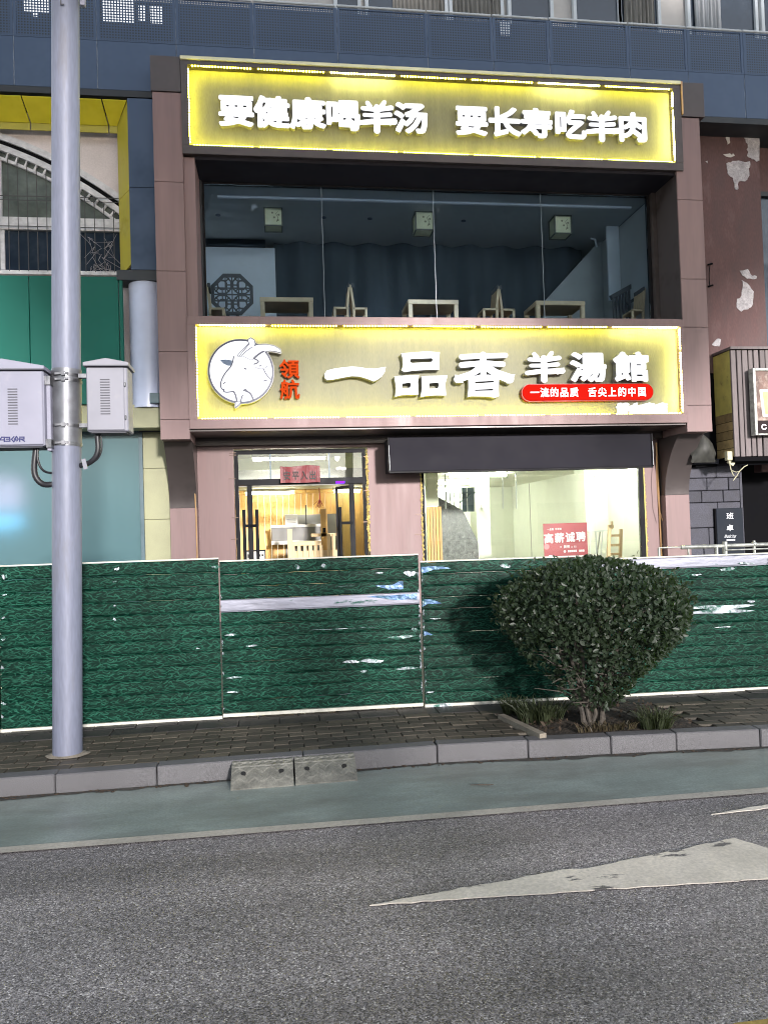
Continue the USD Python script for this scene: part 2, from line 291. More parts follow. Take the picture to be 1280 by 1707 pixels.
surf('joint_pale', (0.28, 0.33, 0.40), 0.5, var=0.6, vscale=6)
MATS['perforated'] = usdkit.material(stage, '/World/Looks/perforated', {
    'g': ('geometry', {}), 's': ('vector_math', {'math_type': 'scale', 'scale': 1/0.047}), 'fr': ('vector_math', {'math_type': 'fraction'}),
    'su': ('vector_math', {'math_type': 'subtract', 'vector2': (0.5, 0.5, 0.5)}), 'xyz': ('separate_xyz', {}), 'co': ('combine_xyz', {}),
    'le': ('vector_math', {'math_type': 'length'}), 'lt': ('math', {'math_type': 'less_than', 'value2': 0.31}),
    'p': ('principled_bsdf', {'base_color': (0.046, 0.073, 0.125), 'roughness': 0.4, 'metallic': 0.3}), 't': ('transparent_bsdf', {}), 'm': ('mix_closure', {})},
    [('g.position', 's.vector1'), ('s.vector', 'fr.vector1'), ('fr.vector', 'su.vector1'), ('su.vector', 'xyz.vector'), ('xyz.x', 'co.x'), ('xyz.z', 'co.y'), ('co.vector', 'le.vector1'),
     ('le.value', 'lt.value1'), ('lt.value', 'm.fac'), ('p.BSDF', 'm.closure1'), ('t.BSDF', 'm.closure2')], surface='m.closure')
surf('white_metal', (0.55, 0.58, 0.60), 0.4, var=0.08)
surf('wall_pale', (0.50, 0.47, 0.44), 0.75, var=0.1)
surf('curtain_grey', (0.22, 0.21, 0.19), 0.85, var=0.35, vscale=5, stretch=(3, 3, .4))
surf('curtain_pale', (0.40, 0.41, 0.42), 0.85, var=0.2, vscale=5, stretch=(3, 3, .4))
surf('window_dark', (0.018, 0.028, 0.045), 0.12, spec=0.7)
glow('lit_window', (0.95, 0.97, 1.0), 0.25)
surf('yellow_lit', (0.66, 0.58, 0.03), 0.35, var=0.06)  # brighter copy of the frame yellow, light painted into the soffit
surf('yellow_shaded', (0.36, 0.315, 0.03), 0.4, var=0.08)  # darker copy of the same yellow, shade painted into jamb and header
surf('beige_wall', (0.60, 0.54, 0.53), 0.75, var=0.08, vscale=1.5, fvar=0.06, fscale=40, bump=0.08)
surf('trim_white', (0.52, 0.52, 0.54), 0.6, var=0.2, vscale=8)
surf('dirty_glass', (0.10, 0.12, 0.11), 0.22, var=0.25, vscale=3)
surf('grille_iron', (0.05, 0.05, 0.05), 0.6)
surf('green_panel', (0.005, 0.10, 0.075), 0.5, spec=0.2, var=0.06, vscale=1)
surf('white_column', (0.47, 0.52, 0.68), 0.35, var=0.06, vscale=2)
surf('olive_tile', (0.27, 0.27, 0.155), 0.45, var=0.1, vscale=2, fvar=0.05)
surf('teal_frame', (0.06, 0.105, 0.125), 0.4, var=0.08)
MATS['frosted_teal'] = usdkit.material(stage, '/World/Looks/frosted_teal', {
    'd': ('principled_bsdf', {'base_color': (0.10, 0.185, 0.20), 'roughness': 0.22}), 't': ('translucent_bsdf', {'color': (0.6, 0.8, 0.85)}), 'm': ('mix_closure', {'fac': 0.30})},
    [('d.BSDF', 'm.closure1'), ('t.BSDF', 'm.closure2')], surface='m.closure')
glow('screen_pink', (1.0, 0.45, 0.62), 2.6)
glow('screen_blue', (0.25, 0.65, 1.0), 4.5)
surf('maroon_plaster', (0.085, 0.041, 0.039), 0.75, var=0.25, vscale=2.2, fvar=0.15, fscale=30, bump=0.25, bscale=25, stain=(0.14, 0.105, 0.10), stain_scale=2.2, stain_at=(0.55, 0.82), stretch=(1.6, 1, .5))
surf('bare_plaster', (0.36, 0.34, 0.35), 0.85, var=0.3, vscale=9, fvar=0.2, fscale=40, bump=0.4, bscale=40)
surf('old_wood', (0.15, 0.125, 0.125), 0.7, var=0.35, vscale=3, stretch=(8, 8, .7), bump=0.4, bscale=30, rand=0.25, stain=(0.06, 0.05, 0.045), stain_scale=3, stain_at=(0.55, 0.75))
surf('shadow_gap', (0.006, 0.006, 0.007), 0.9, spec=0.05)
surf('old_yellow', (0.52, 0.48, 0.13), 0.6, var=0.15, vscale=6, stain=(0.25, 0.2, 0.07), stain_scale=7, stain_at=(0.6, 0.75))
surf('yellow_wood', (0.30, 0.22, 0.10), 0.6, var=0.4, vscale=6, rand=0.25)
surf('dark_block', (0.062, 0.062, 0.078), 0.8, var=0.25, vscale=5, fvar=0.2, fscale=50, bump=0.6, bscale=40, bdist=0.01, rand=0.2)
surf('plaque_slate', (0.012, 0.016, 0.024), 0.6, spec=0.15)
surf('plaque_white', (0.62, 0.64, 0.66), 0.5)
surf('galvanised', (0.36, 0.37, 0.34), 0.35, metal=0.5, var=0.25, vscale=10)
surf('cream_plastic', (0.50, 0.47, 0.32), 0.5)
surf('grubby_plastic', (0.035, 0.035, 0.03), 0.6, var=0.4, vscale=7)
surf('poster_brown', (0.10, 0.045, 0.03), 0.4, var=0.6, vscale=4, stain=(0.45, 0.36, 0.30), stain_scale=3.0, stain_at=(0.48, 0.7))
surf('poster_cup', (0.52, 0.36, 0.14), 0.4, var=0.3, vscale=12)
surf('poster_dark', (0.02, 0.012, 0.013), 0.6, spec=0.15)
surf('cup_glass_pale', (0.55, 0.50, 0.42), 0.3)
pane('clear_pane', (0.95, 0.97, 0.95), ior=1.45)
pane('leaf_glass', (0.88, 0.93, 0.90), ior=1.12)
pane('upper_pane', (0.80, 0.88, 0.94), (0.9, 0.95, 1.0), ior=1.3)
surf('pane_joint', (0.30, 0.36, 0.42), 0.3)
surf('room_white', (0.72, 0.745, 0.67), 0.8, var=0.04)
surf('room_cream', (0.60, 0.62, 0.46), 0.8, var=0.04)
surf('room_blue_white', (0.74, 0.76, 0.82), 0.8, var=0.04)
surf('upper_ceiling', (0.50, 0.51, 0.52), 0.85, var=0.05)
surf('upper_curtain', (0.065, 0.078, 0.096), 0.85, var=0.12, vscale=3, stretch=(2, 2, .3))
surf('shutter_slat', (0.10, 0.115, 0.15), 0.5, metal=0.3)
surf('room_floor', (0.25, 0.22, 0.17), 0.5)
surf('pale_wood', (0.60, 0.36, 0.115), 0.5, var=0.14, vscale=2, stretch=(7, 7, .6), rand=0.12)
surf('pine', (0.60, 0.44, 0.24), 0.5, var=0.2, vscale=3, stretch=(6, 6, .8))
surf('upper_oak', (0.68, 0.47, 0.28), 0.55, var=0.2, vscale=3)
surf('upper_oak_dark', (0.10, 0.095, 0.10), 0.55, var=0.2, vscale=3)
surf('lantern_paper', (0.78, 0.74, 0.50), 0.7, var=0.1, vscale=6)
surf('lantern_ink', (0.30, 0.27, 0.19), 0.7)
surf('lantern_frame', (0.16, 0.16, 0.14), 0.6)
surf('stone_slab', (0.055, 0.06, 0.055), 0.3, var=0.5, vscale=10, fvar=0.4, fscale=40, stain=(0.16, 0.17, 0.155), stain_scale=12, stain_at=(0.58, 0.7))  # mottled tone stands in for a reflection in the window glass
surf('card_white', (0.62, 0.62, 0.58), 0.6)
surf('board_grey', (0.20, 0.20, 0.19), 0.5, var=0.1)
surf('red_paper', (0.15, 0.006, 0.010), 0.5, var=0.25, vscale=10, bump=0.3, bscale=30, bdist=.01)
surf('ink_dark', (0.02, 0.02, 0.018), 0.6)
surf('poster_red', (0.30, 0.018, 0.03), 0.4, var=0.1)
surf('poster_white', (0.66, 0.66, 0.68), 0.5)
surf('poster_pink', (0.66, 0.20, 0.22), 0.5)
surf('gutter_dirt', (0.045, 0.042, 0.036), 0.9, var=0.5, vscale=7, fvar=0.4, fscale=90)
surf('foam_yellow', (0.50, 0.38, 0.12), 0.8, var=0.4, vscale=20, bump=0.8, bscale=30, bdist=.02)
glow('tube_light', (1.0, 0.96, 0.80), 9.0)
glow('tube_light_bright', (1.0, 1.0, 0.86), 34.0)
glow('indicator_violet', (0.12, 0.01, 1.0), 0.8)
surf('bark', (0.060, 0.050, 0.040), 0.85, var=0.35, vscale=14, fvar=0.2, fscale=80, bump=0.8, bscale=60, bdist=.006)
def leafy(name, col, back, island):
    MATS[name] = usdkit.material(stage, f'/World/Looks/{name}', {
        'g': ('geometry', {}), 'v': ('map_range', {'to_min': 1-island, 'to_max': 1+island}), 'h': ('hsv', {'color': col}), 'n': ('noise_texture', {'scale': 4.0}),
        'hh': ('map_range', {'to_min': 0.47, 'to_max': 0.53}), 'p': ('principled_bsdf', {'roughness': 0.48, 'specular_ior_level': 0.4}), 't': ('translucent_bsdf', {'color': back}), 'm': ('mix_closure', {'fac': 0.22})},
        [('g.random_per_island', 'v.value'), ('v.result', 'h.value'), ('g.position', 'n.vector'), ('n.fac', 'hh.value'), ('hh.result', 'h.hue'), ('h.color', 'p.base_color'), ('p.BSDF', 'm.closure1'), ('t.BSDF', 'm.closure2')], surface='m.closure')
leafy('bush_leaf', (0.085, 0.135, 0.072), (0.06, 0.12, 0.02), 0.75)
leafy('grass_blade', (0.075, 0.095, 0.045), (0.08, 0.10, 0.02), 0.5)
leafy('grass_dry', (0.12, 0.095, 0.05), (0.12, 0.1, 0.04), 0.5)

# ---------------------------------------------------------------- lettering
GLYPHS = {
'一': '9 64 192 64 192 48 9 48',
'上': '10 -29 10 -14 85 -13 85 143 101 143 101 81 176 81 176 66 101 66 101 -13 190 -14 190 -29',
'中': '19 110 91 111 92 146 107 146 108 111 180 111 180 16 165 16 164 27 107 27 107 -38 92 -38 92 27 35 27 34 15 19 15/107 43 165 42 165 96 107 96/34 43 92 42 92 96 34 96',
'健': '45 -30 58 -18 69 0 60 15 52 39 63 42 68 27 75 15 85 56 84 61 63 61 57 56 52 65 65 82 82 117 81 119 57 119 57 132 88 132 93 134 101 126 75 75 76 73 99 72 96 42 85 0 99 -11 118 -19 145 -23 192 -23 192 -25 188 -36 130 -35 102 -28 78 -12 68 -27 56 -38|98 91 98 103 132 103 132 119 107 119 107 130 132 130 132 146 145 146 146 130 178 130 178 104 192 103 192 91 178 90 178 64 146 64 145 49 181 48 181 36 146 36 145 21 188 20 188 8 146 8 145 -16 132 -16 131 8 99 8 99 20 132 21 132 36 104 36 104 48 132 48 132 64 107 64 107 75 132 75 132 90/145 76 166 75 166 91 145 91/145 104 166 103 166 119 145 119|7 67 30 109 42 146 56 143 42 102 42 -38 29 -38 29 71 25 70 15 53',
'入': '9 -25 39 -4 54 12 70 37 82 64 91 96 82 109 59 129 68 142 95 118 104 106 154 16 174 -6 192 -18 186 -35 183 -35 166 -23 150 -7 134 16 103 74 83 25 58 -9 44 -22 23 -36',
'出': '21 46 37 46 37 -12 90 -12 91 58 30 59 30 128 46 128 47 74 91 74 91 146 108 146 109 74 155 74 155 128 171 128 171 59 108 58 108 -11 163 -12 163 46 179 46 179 -38 163 -38 162 -27 21 -27',
'卓': '11 -6 11 8 92 9 90 26 32 26 32 101 90 101 90 146 105 146 106 130 182 130 182 117 105 117 106 101 170 101 170 26 108 26 107 9 189 8 189 -6 108 -6 107 -38 92 -38 91 -6/47 39 153 38 154 56 48 57/47 70 153 69 154 87 48 88',
'南': '12 112 12 126 90 126 92 146 108 146 109 126 188 126 188 112 108 111 109 91 178 90 178 -24 175 -33 162 -38 134 -38 130 -27 130 -25 162 -23 162 77 39 77 38 -38 23 -38 23 91 91 91 92 111|49 0 49 13 92 14 91 33 53 33 53 45 75 46 64 68 65 71 75 74 80 68 88 51 81 48 81 45 110 45 124 74 137 71 124 46 148 45 148 33 108 33 107 14 152 13 151 0 107 0 106 -35 92 -34 92 0',
'博': '62 10 62 23 147 23 148 39 162 39 163 23 193 23 193 10 162 10 162 -28 158 -35 147 -38 126 -38 122 -25 147 -25 147 10 94 10 119 -16 116 -21 108 -25 84 0 93 10|67 112 67 124 121 124 121 146 135 146 136 124 167 124 147 137 153 145 156 145 179 133 181 129 179 124 192 124 192 112 135 111 136 101 181 101 181 33 168 33 167 46 136 46 135 34 121 34 120 46 92 46 91 33 78 33 78 101 120 101 121 111/135 57 167 56 168 67 136 68/135 79 167 78 168 89 136 90/91 57 120 56 121 67 92 68/91 80 93 78 120 78 121 89 92 90|8 79 8 93 33 94 33 146 47 146 47 94 71 93 71 79 47 78 47 -38 33 -38 33 78',
'厨': '119 70 119 83 160 83 160 116 174 116 174 84 191 83 191 69 174 68 174 -28 167 -36 137 -38 133 -25 158 -24 160 -21 160 68|7 -31 16 -4 21 26 23 137 189 137 189 124 38 124 37 48 30 -8 20 -38|121 50 134 54 146 28 149 18 148 13 140 10 136 11 132 27|41 -33 39 -19 83 -15 91 6 96 27 110 24 98 -11 121 -10 121 -23 46 -33|44 107 119 107 119 94 45 94|50 80 113 80 113 31 50 31/64 69 63 42 99 42 99 69|61 -11 54 24 65 26 74 -9',
'吃': '81 -9 96 14 144 59 94 60 94 74 169 75 179 69 104 2 97 -9 97 -15 106 -20 171 -20 177 -14 179 9 182 9 193 5 190 -21 183 -32 174 -35 98 -34 84 -26 81 -19|72 79 91 107 106 146 121 143 113 116 189 116 189 102 106 102 85 70|15 128 68 128 68 11 30 11 29 -5 15 -4/30 113 29 27 53 26 54 113',
'名': '10 31 13 34 55 46 82 58 80 63 53 83 63 92 73 87 94 69 99 68 124 86 145 110 144 112 72 112 50 93 24 78 14 90 37 102 53 114 72 133 81 147 98 144 87 128 88 126 159 127 169 121 155 98 131 73 94 47 170 46 170 -38 155 -38 154 -28 66 -28 65 -38 50 -38 50 27 17 19/65 -13 154 -14 155 31 66 32',
'品': '110 -38 110 49 185 49 185 -37 170 -37 169 -28 125 -28 124 -38/124 -12 170 -13 170 35 124 35|46 138 156 138 156 71 46 71/60 87 62 85 139 85 140 123 62 124|17 49 88 49 88 -37 73 -37 72 -28 32 -28 31 -38 17 -38/73 34 31 35 31 -13 73 -13',
'喝': '15 127 66 127 67 31 81 45 93 69 92 71 84 71 84 139 179 139 179 71 107 71 103 57 189 56 186 -7 180 -32 169 -38 149 -38 147 -30 147 -27 164 -27 169 -21 173 6 174 44 96 44 84 28 96 26 96 -4 109 -4 103 7 122 22 131 41 142 40 137 27 158 11 161 8 160 5 154 -1 131 17 121 5 110 -3 164 -4 164 -15 83 -15 83 24 75 20 67 29 66 15 29 15 28 -4 15 -4/98 84 164 83 165 99 99 100/98 112 164 111 165 126 99 127/28 30 52 30 51 113 28 112',
'国': '17 137 183 137 183 -38 167 -38 166 -28 33 -28 32 -38 17 -38/32 -13 167 -14 167 123 32 123|46 4 46 17 92 18 92 51 54 51 54 64 92 64 92 92 48 93 48 106 151 106 151 93 106 92 106 64 146 64 146 51 106 51 106 18 155 17 155 4|138 19 119 41 119 43 129 47 145 31 148 25',
'安': '14 54 14 68 68 68 84 100 100 98 88 68 187 68 187 54 148 54 139 32 121 8 165 -13 182 -23 182 -25 170 -37 147 -23 107 -5 71 -25 26 -38 17 -24 60 -13 80 -4 90 3 39 22 59 54/64 31 65 28 105 14 124 37 131 53 79 54|19 123 91 123 83 143 98 147 111 123 182 123 182 83 166 82 165 109 35 109 34 83 19 82',
'寿': '8 -6 29 9 42 22 63 55 11 56 11 69 68 69 75 87 30 87 30 99 78 100 82 112 81 116 22 116 22 129 84 129 88 147 103 145 102 129 179 129 179 116 98 116 96 100 170 100 171 87 92 87 86 70 190 69 190 56 81 56 71 38 72 36 137 36 138 53 153 53 154 36 185 36 185 23 153 22 153 -26 149 -34 134 -38 112 -38 107 -26 107 -23 134 -24 138 -21 138 21 136 23 66 23 65 27 53 11 21 -17|64 8 77 16 96 -3 103 -15 90 -22 78 -5',
'尖': '17 -38 10 -25 40 -17 60 -7 75 7 85 26 84 29 11 29 11 43 88 43 92 64 108 64 107 43 189 43 189 29 112 28 122 10 142 -8 161 -17 190 -24 191 -27 184 -38 158 -32 131 -18 112 0 100 20 84 -6 64 -22 42 -32 21 -38|156 95 132 123 145 128 174 96 187 74 174 67|91 146 107 146 107 70 91 70|14 74 36 99 51 128 66 125 53 99 27 66',
'山': '22 105 37 105 37 -8 91 -8 92 144 108 144 108 -7 162 -8 163 105 178 105 179 -37 163 -38 162 -23 22 -23',
'师': '77 122 77 136 190 136 189 122 139 121 140 97 182 97 182 3 176 -6 153 -8 149 5 166 5 168 7 168 82 140 83 139 -38 125 -38 124 83 98 82 98 -9 84 -9 84 97 124 97 125 121|20 -29 36 -9 47 18 51 49 51 146 65 146 65 50 60 10 49 -17 32 -38|19 123 32 123 32 26 19 26',
'平': '10 33 10 48 92 49 92 118 21 118 21 133 179 133 179 118 107 117 107 48 190 48 190 33 107 33 107 -38 92 -38 92 33|130 61 150 108 154 109 167 105 143 58|47 78 35 105 49 108 62 81 67 63 53 58',
'店': '6 -30 17 -5 23 25 25 122 102 122 94 143 106 146 113 139 121 122 189 122 189 108 41 108 39 29 32 -9 20 -38|58 36 102 36 102 101 117 101 118 77 182 77 183 63 117 62 118 36 173 36 173 -36 158 -36 157 -28 74 -28 73 -36 58 -36/73 -14 156 -15 158 21 74 22',
'康': '6 -31 17 -3 22 26 24 129 101 129 94 145 105 148 110 147 121 129 190 129 190 116 121 116 119 114 120 99 172 99 172 74 192 74 192 61 172 60 172 35 119 34 124 23 137 10 169 32 178 26 180 22 148 2 171 -11 193 -17 185 -29 169 -25 147 -14 120 10 119 -28 117 -33 111 -37 76 -39 71 -27 102 -26 104 -23 103 -1 43 -26 38 -16 39 -13 78 2 49 24 57 34 51 35 51 46 104 47 103 62 43 62 43 73 104 74 103 88 53 88 53 99 103 99 104 115 39 116 37 32 31 -7 19 -38/119 47 157 46 158 61 120 62/119 75 121 73 157 73 158 87 120 88/58 35 86 13 79 2 104 13 103 35',
'汤': '61 14 75 24 88 38 104 66 84 67 76 65 70 79 95 90 137 122 69 123 69 137 160 138 168 132 170 129 161 121 107 82 188 81 182 4 178 -17 172 -30 163 -36 139 -37 136 -36 133 -24 133 -22 155 -23 162 -15 169 21 171 67 156 66 148 41 128 5 101 -25 83 -38 71 -29 93 -14 118 14 135 46 142 67 119 67 100 31 74 6|19 133 28 144 56 129 63 122 57 113 53 111 40 122|15 -26 46 38 49 38 59 29 29 -34|10 77 15 86 20 88 44 75 53 66 43 56 28 68',
'流': '151 50 165 50 165 -21 168 -23 180 -22 182 3 193 -2 191 -26 184 -34 161 -35 152 -28|64 106 64 120 120 120 112 143 126 146 136 120 189 120 189 106 120 106 97 75 156 78 156 82 143 96 155 103 180 74 189 59 177 52 168 66 157 66 70 58 66 72 78 76 102 105|115 50 129 50 129 -30 115 -29|53 -29 67 -16 75 -2 80 20 80 50 94 50 93 11 86 -13 79 -24 64 -38|13 -26 50 38 52 39 62 28 36 -20 26 -36|17 133 25 143 28 143 48 130 60 118 50 107 37 120|8 77 17 89 44 75 53 67 43 56 24 70',
'湯': '52 9 74 29 87 48 60 49 60 62 192 62 192 49 104 49 96 37 97 35 186 35 180 -19 176 -31 169 -37 143 -38 139 -25 160 -25 164 -21 169 4 169 23 153 22 138 -11 115 -38 103 -29 122 -11 130 2 139 23 120 23 98 -10 73 -33 62 -23 91 2 104 22 86 23 63 1|78 139 175 139 175 75 78 75/93 87 159 86 160 101 94 102/93 114 159 113 160 127 94 128|18 133 22 140 28 144 53 130 60 122 51 111 34 125|12 -27 44 38 45 38 56 30 56 27 27 -34 24 -36|8 79 17 91 37 81 50 72 50 69 44 60 40 59 30 68',
'班': '109 -17 148 -16 148 44 126 45 126 59 148 60 148 118 122 119 122 133 188 133 188 119 162 118 162 60 185 59 185 45 162 44 162 -16 192 -17 192 -31 109 -31|65 -28 88 -8 100 18 104 43 104 146 117 147 118 46 113 11 104 -10 86 -31 74 -38|66 38 74 69 75 105 87 104 86 64 81 39 77 31|9 -21 6 -7 31 -1 31 52 11 54 11 67 31 68 31 117 8 118 8 131 67 132 67 118 45 117 45 68 64 67 64 53 45 52 45 3 68 7 69 -7 13 -21',
'的': '17 114 40 114 48 147 64 144 54 115 87 114 88 74 95 83 108 109 119 147 134 144 127 115 186 115 181 9 178 -12 172 -27 161 -34 132 -35 126 -34 121 -21 154 -21 162 -13 168 24 171 100 121 101 102 66 87 73 87 -18 32 -18 31 -33 17 -33/31 -3 73 -4 73 45 31 45/32 100 31 58 73 58 73 101|111 61 115 66 123 69 154 23 140 16 131 34',
'羊': '11 9 11 23 92 24 91 54 31 54 31 68 92 69 91 97 22 97 22 112 62 113 46 142 57 146 62 144 77 118 73 112 125 112 142 147 157 143 142 113 180 112 180 98 109 97 108 69 168 68 168 54 109 54 108 24 189 23 189 9 109 9 108 -38 92 -38 91 9',
'聘': '81 36 81 49 192 49 192 36 123 36 118 20 119 17 182 17 178 -14 172 -30 161 -37 130 -37 125 -23 158 -23 163 -13 166 5 99 5 107 35|90 127 128 127 130 146 144 146 145 127 183 127 183 62 90 62/144 74 168 73 169 88 145 89/144 101 168 100 169 115 145 116/104 74 128 73 130 88 105 89/104 101 129 100 130 115 105 116|10 -10 9 5 21 8 21 123 9 124 9 137 86 138 86 124 75 123 75 20 86 20 87 8 75 4 75 -38 61 -38 60 1 13 -10/35 11 61 15 61 42 35 42/61 82 35 83 35 55 61 55/61 123 35 124 35 96 61 96',
'肉': '19 116 92 117 96 146 111 146 109 117 180 117 181 -25 178 -33 167 -38 137 -39 133 -27 133 -24 163 -24 166 -21 166 102 106 102 104 100 103 93 130 78 156 59 146 47 97 81 87 67 77 58 51 45 43 56 59 63 75 76 83 88 88 101 35 102 34 -39 20 -39|42 -3 67 10 80 23 89 40 94 59 110 59 104 36 142 9 154 -4 145 -13 142 -13 98 23 81 3 56 -12 50 -13',
'舌': '11 73 11 87 92 88 92 119 28 115 25 128 102 133 132 138 154 145 159 144 169 134 147 127 107 120 107 88 190 87 190 73 108 73 107 42 168 40 168 -37 152 -38 151 -30 51 -30 50 -40 35 -40 35 41 91 41 92 72/50 -15 151 -16 152 26 51 27',
'航': '84 -32 98 -10 104 11 105 79 168 79 168 -21 179 -23 182 -21 183 4 185 4 194 -1 190 -31 182 -36 164 -36 155 -30 154 65 120 66 119 17 112 -14 105 -28 96 -39|88 99 88 113 132 113 120 142 120 145 129 148 134 148 147 121 147 118 140 116 140 113 190 113 189 99|7 -33 16 -12 21 14 22 46 8 47 8 59 22 60 22 122 40 122 46 148 58 146 61 143 53 122 82 122 82 -28 78 -34 73 -36 51 -37 47 -24 67 -24 69 -22 69 46 37 47 35 45 33 4 26 -25 19 -39/36 110 35 59 69 59 69 110|40 33 45 38 50 38 64 8 56 4 53 5|40 97 47 100 51 99 62 73 61 71 51 68',
'薪': '91 -30 103 -11 109 8 111 24 111 90 175 105 185 96 184 94 125 80 126 53 191 53 191 40 166 39 166 -37 151 -38 150 40 125 40 123 7 116 -17 101 -39|10 44 10 55 33 56 27 74 27 77 32 79 13 80 13 91 48 92 43 107 53 110 59 108 58 118 12 118 12 131 57 131 59 146 73 146 73 133 75 131 125 131 126 146 141 146 142 131 189 131 189 118 142 118 141 105 126 105 125 118 74 118 73 105 59 105 65 92 99 92 99 80 84 79 88 76 79 56 102 55 102 44 64 42 64 28 99 28 99 16 64 16 64 -27 56 -35 38 -36 34 -26 34 -24 51 -22 51 16 13 16 13 28 51 28 51 42/40 80 46 55 64 55 74 79|73 6 74 9 82 13 96 -14 86 -19|10 -19 23 -1 29 12 40 9 32 -9 20 -25',
'要': '11 24 11 37 66 37 76 53 75 55 24 55 24 107 67 107 68 124 14 125 14 138 186 138 186 125 131 125 129 123 131 107 178 107 178 55 93 55 93 51 85 38 189 37 189 24 151 24 141 7 126 -8 184 -26 173 -38 109 -18 71 -31 18 -38 12 -25 59 -20 83 -13 38 -2 56 24/129 69 131 67 163 67 163 95 129 95/76 24 64 5 106 -4 123 8 133 23/83 68 115 67 115 95 83 95/83 108 114 107 115 124 84 125/38 68 68 67 68 95 38 95',
'诚': '8 69 8 84 49 83 49 1 52 0 64 11 66 11 70 2 75 39 75 113 131 113 131 146 145 146 145 113 192 112 192 99 146 98 149 63 156 27 167 51 174 80 188 75 178 40 161 6 168 -15 176 -23 179 -22 181 -15 182 6 184 7 193 1 192 -17 188 -30 179 -37 171 -37 165 -34 150 -11 124 -38 114 -30 135 -9 145 6 136 56 132 99 90 98 90 71 126 71 124 4 122 -4 117 -10 92 -12 89 1 105 0 110 5 113 57 90 58 86 4 81 -18 72 -39 61 -31 68 -4 34 -34 26 -26 35 -7 35 68|155 137 156 140 165 144 176 134 184 122 173 117|20 131 28 141 32 140 63 109 52 99',
'质': '8 -29 19 -3 25 23 28 54 28 131 113 137 167 145 178 133 125 125 122 104 190 103 190 90 121 90 118 71 175 70 175 0 159 0 158 56 74 56 73 1 58 1 58 70 102 70 105 89 44 90 41 31 33 -9 21 -36/107 123 43 119 43 103 106 104|119 -9 130 1 169 -16 188 -26 188 -28 177 -37 146 -20|52 -38 43 -26 69 -18 95 -3 107 16 108 47 124 47 124 23 121 9 116 -1 103 -15 75 -31 55 -38',
'长': '11 53 11 68 50 69 50 145 65 145 65 68 189 68 189 53 114 53 113 51 127 26 146 6 164 -6 193 -19 183 -32 156 -21 139 -9 122 8 108 28 97 53 66 53 65 -14 113 -3 115 -17 47 -37 42 -23 48 -19 50 -12 50 52|79 90 126 116 153 142 168 136 144 111 102 83 91 78',
'領': '149 -13 158 -5 161 -5 187 -23 194 -31 182 -39|90 124 90 137 190 137 190 124 148 124 143 107 144 105 184 105 184 0 98 0 98 105 127 105 132 123/112 13 169 12 170 31 113 32/112 75 169 74 170 92 113 93/169 43 169 63 112 62 113 43|77 -30 107 -14 118 -4 131 -11 112 -27 88 -39|6 85 34 117 51 148 60 142 57 131 79 111 93 94 85 82 74 97 50 119 33 94 14 74|15 39 15 52 80 53 89 47 75 15 60 -8 70 -22 70 -25 62 -33 39 -7 22 7 32 15 51 2 65 25 71 39|36 85 47 93 60 75 64 64 54 56 46 72',
'館': '6 101 7 105 21 114 36 129 48 147 58 144 57 136 91 107 92 124 136 124 129 143 137 147 141 146 145 139 150 124 186 124 186 91 174 91 173 111 103 110 104 93 171 93 171 42 118 42 117 26 179 25 179 -37 166 -37 165 -29 118 -29 117 -38 104 -38 104 90 92 91 92 106 82 96 49 126 39 113 15 91 11 90/117 -15 165 -16 166 11 118 12/117 55 158 54 159 79 118 80|12 -23 18 -16 21 -7 21 88 47 88 41 106 52 109 59 88 81 88 81 21 33 21 33 -12 61 -2 62 0 56 12 67 16 85 -24 74 -29 68 -13 65 -12 17 -35/33 34 68 33 69 49 34 50/34 76 35 61 69 63 67 77',
'馆': '82 123 131 123 124 143 135 147 139 146 146 133 147 126 144 123 188 123 188 91 172 90 172 42 108 41 109 25 181 25 181 -37 167 -37 166 -29 109 -29 108 -38 94 -38 94 90 82 91/172 93 172 110 97 109 98 93/108 -15 166 -16 167 11 109 12/108 56 110 54 156 54 158 79 109 80|7 68 21 102 30 146 44 143 39 115 70 116 79 113 64 71 52 74 61 101 36 101 20 60 18 59|23 -26 31 -18 35 -7 35 75 49 75 49 -4 71 10 76 -3 33 -36',
'香': '17 30 8 43 43 59 74 85 12 86 11 100 92 101 91 121 31 117 28 130 107 136 156 145 167 133 109 123 108 100 189 100 188 86 126 85 156 62 192 45 184 33 162 41 162 -38 147 -38 146 -31 57 -31 56 -38 41 -38 41 40/70 62 44 41 161 42 133 61 109 83 108 47 92 47 91 84/56 -18 146 -19 147 -2 145 0 57 0/56 12 146 11 147 28 57 29',
'高': '12 125 93 125 89 144 103 147 112 125 187 125 187 112 12 112|19 49 181 50 180 -31 173 -36 147 -37 143 -28 143 -26 166 -24 165 37 35 37 34 -38 19 -38|42 101 159 101 159 61 42 61/57 73 143 72 144 89 58 90|56 25 141 25 141 -16 72 -16 70 -26 56 -26/71 13 71 -5 128 -4 126 14'}
def glyph(ch):
    """The character as a shape about 2 units wide and high, centred on 0."""
    out = []
    for p in GLYPHS[ch].split('|'):
        rings = [np.array(list(map(float, r.split())), float).reshape(-1, 2) for r in p.split('/')]
        out.append(Polygon(rings[0], rings[1:]).buffer(0))
    return affinity.translate(union_all(out), -100, -54)
def char_at(ch, x, z, w, h, bold=0.0, shear=0.0):
    g = glyph(ch)
    if bold: g = g.buffer(bold, join_style='round')
    g = g.simplify(0.8)
    if shear: g = affinity.skew(g, xs=shear)
    return affinity.translate(affinity.scale(g, w/200.0, h/200.0, origin=(0, 0)), x, z)
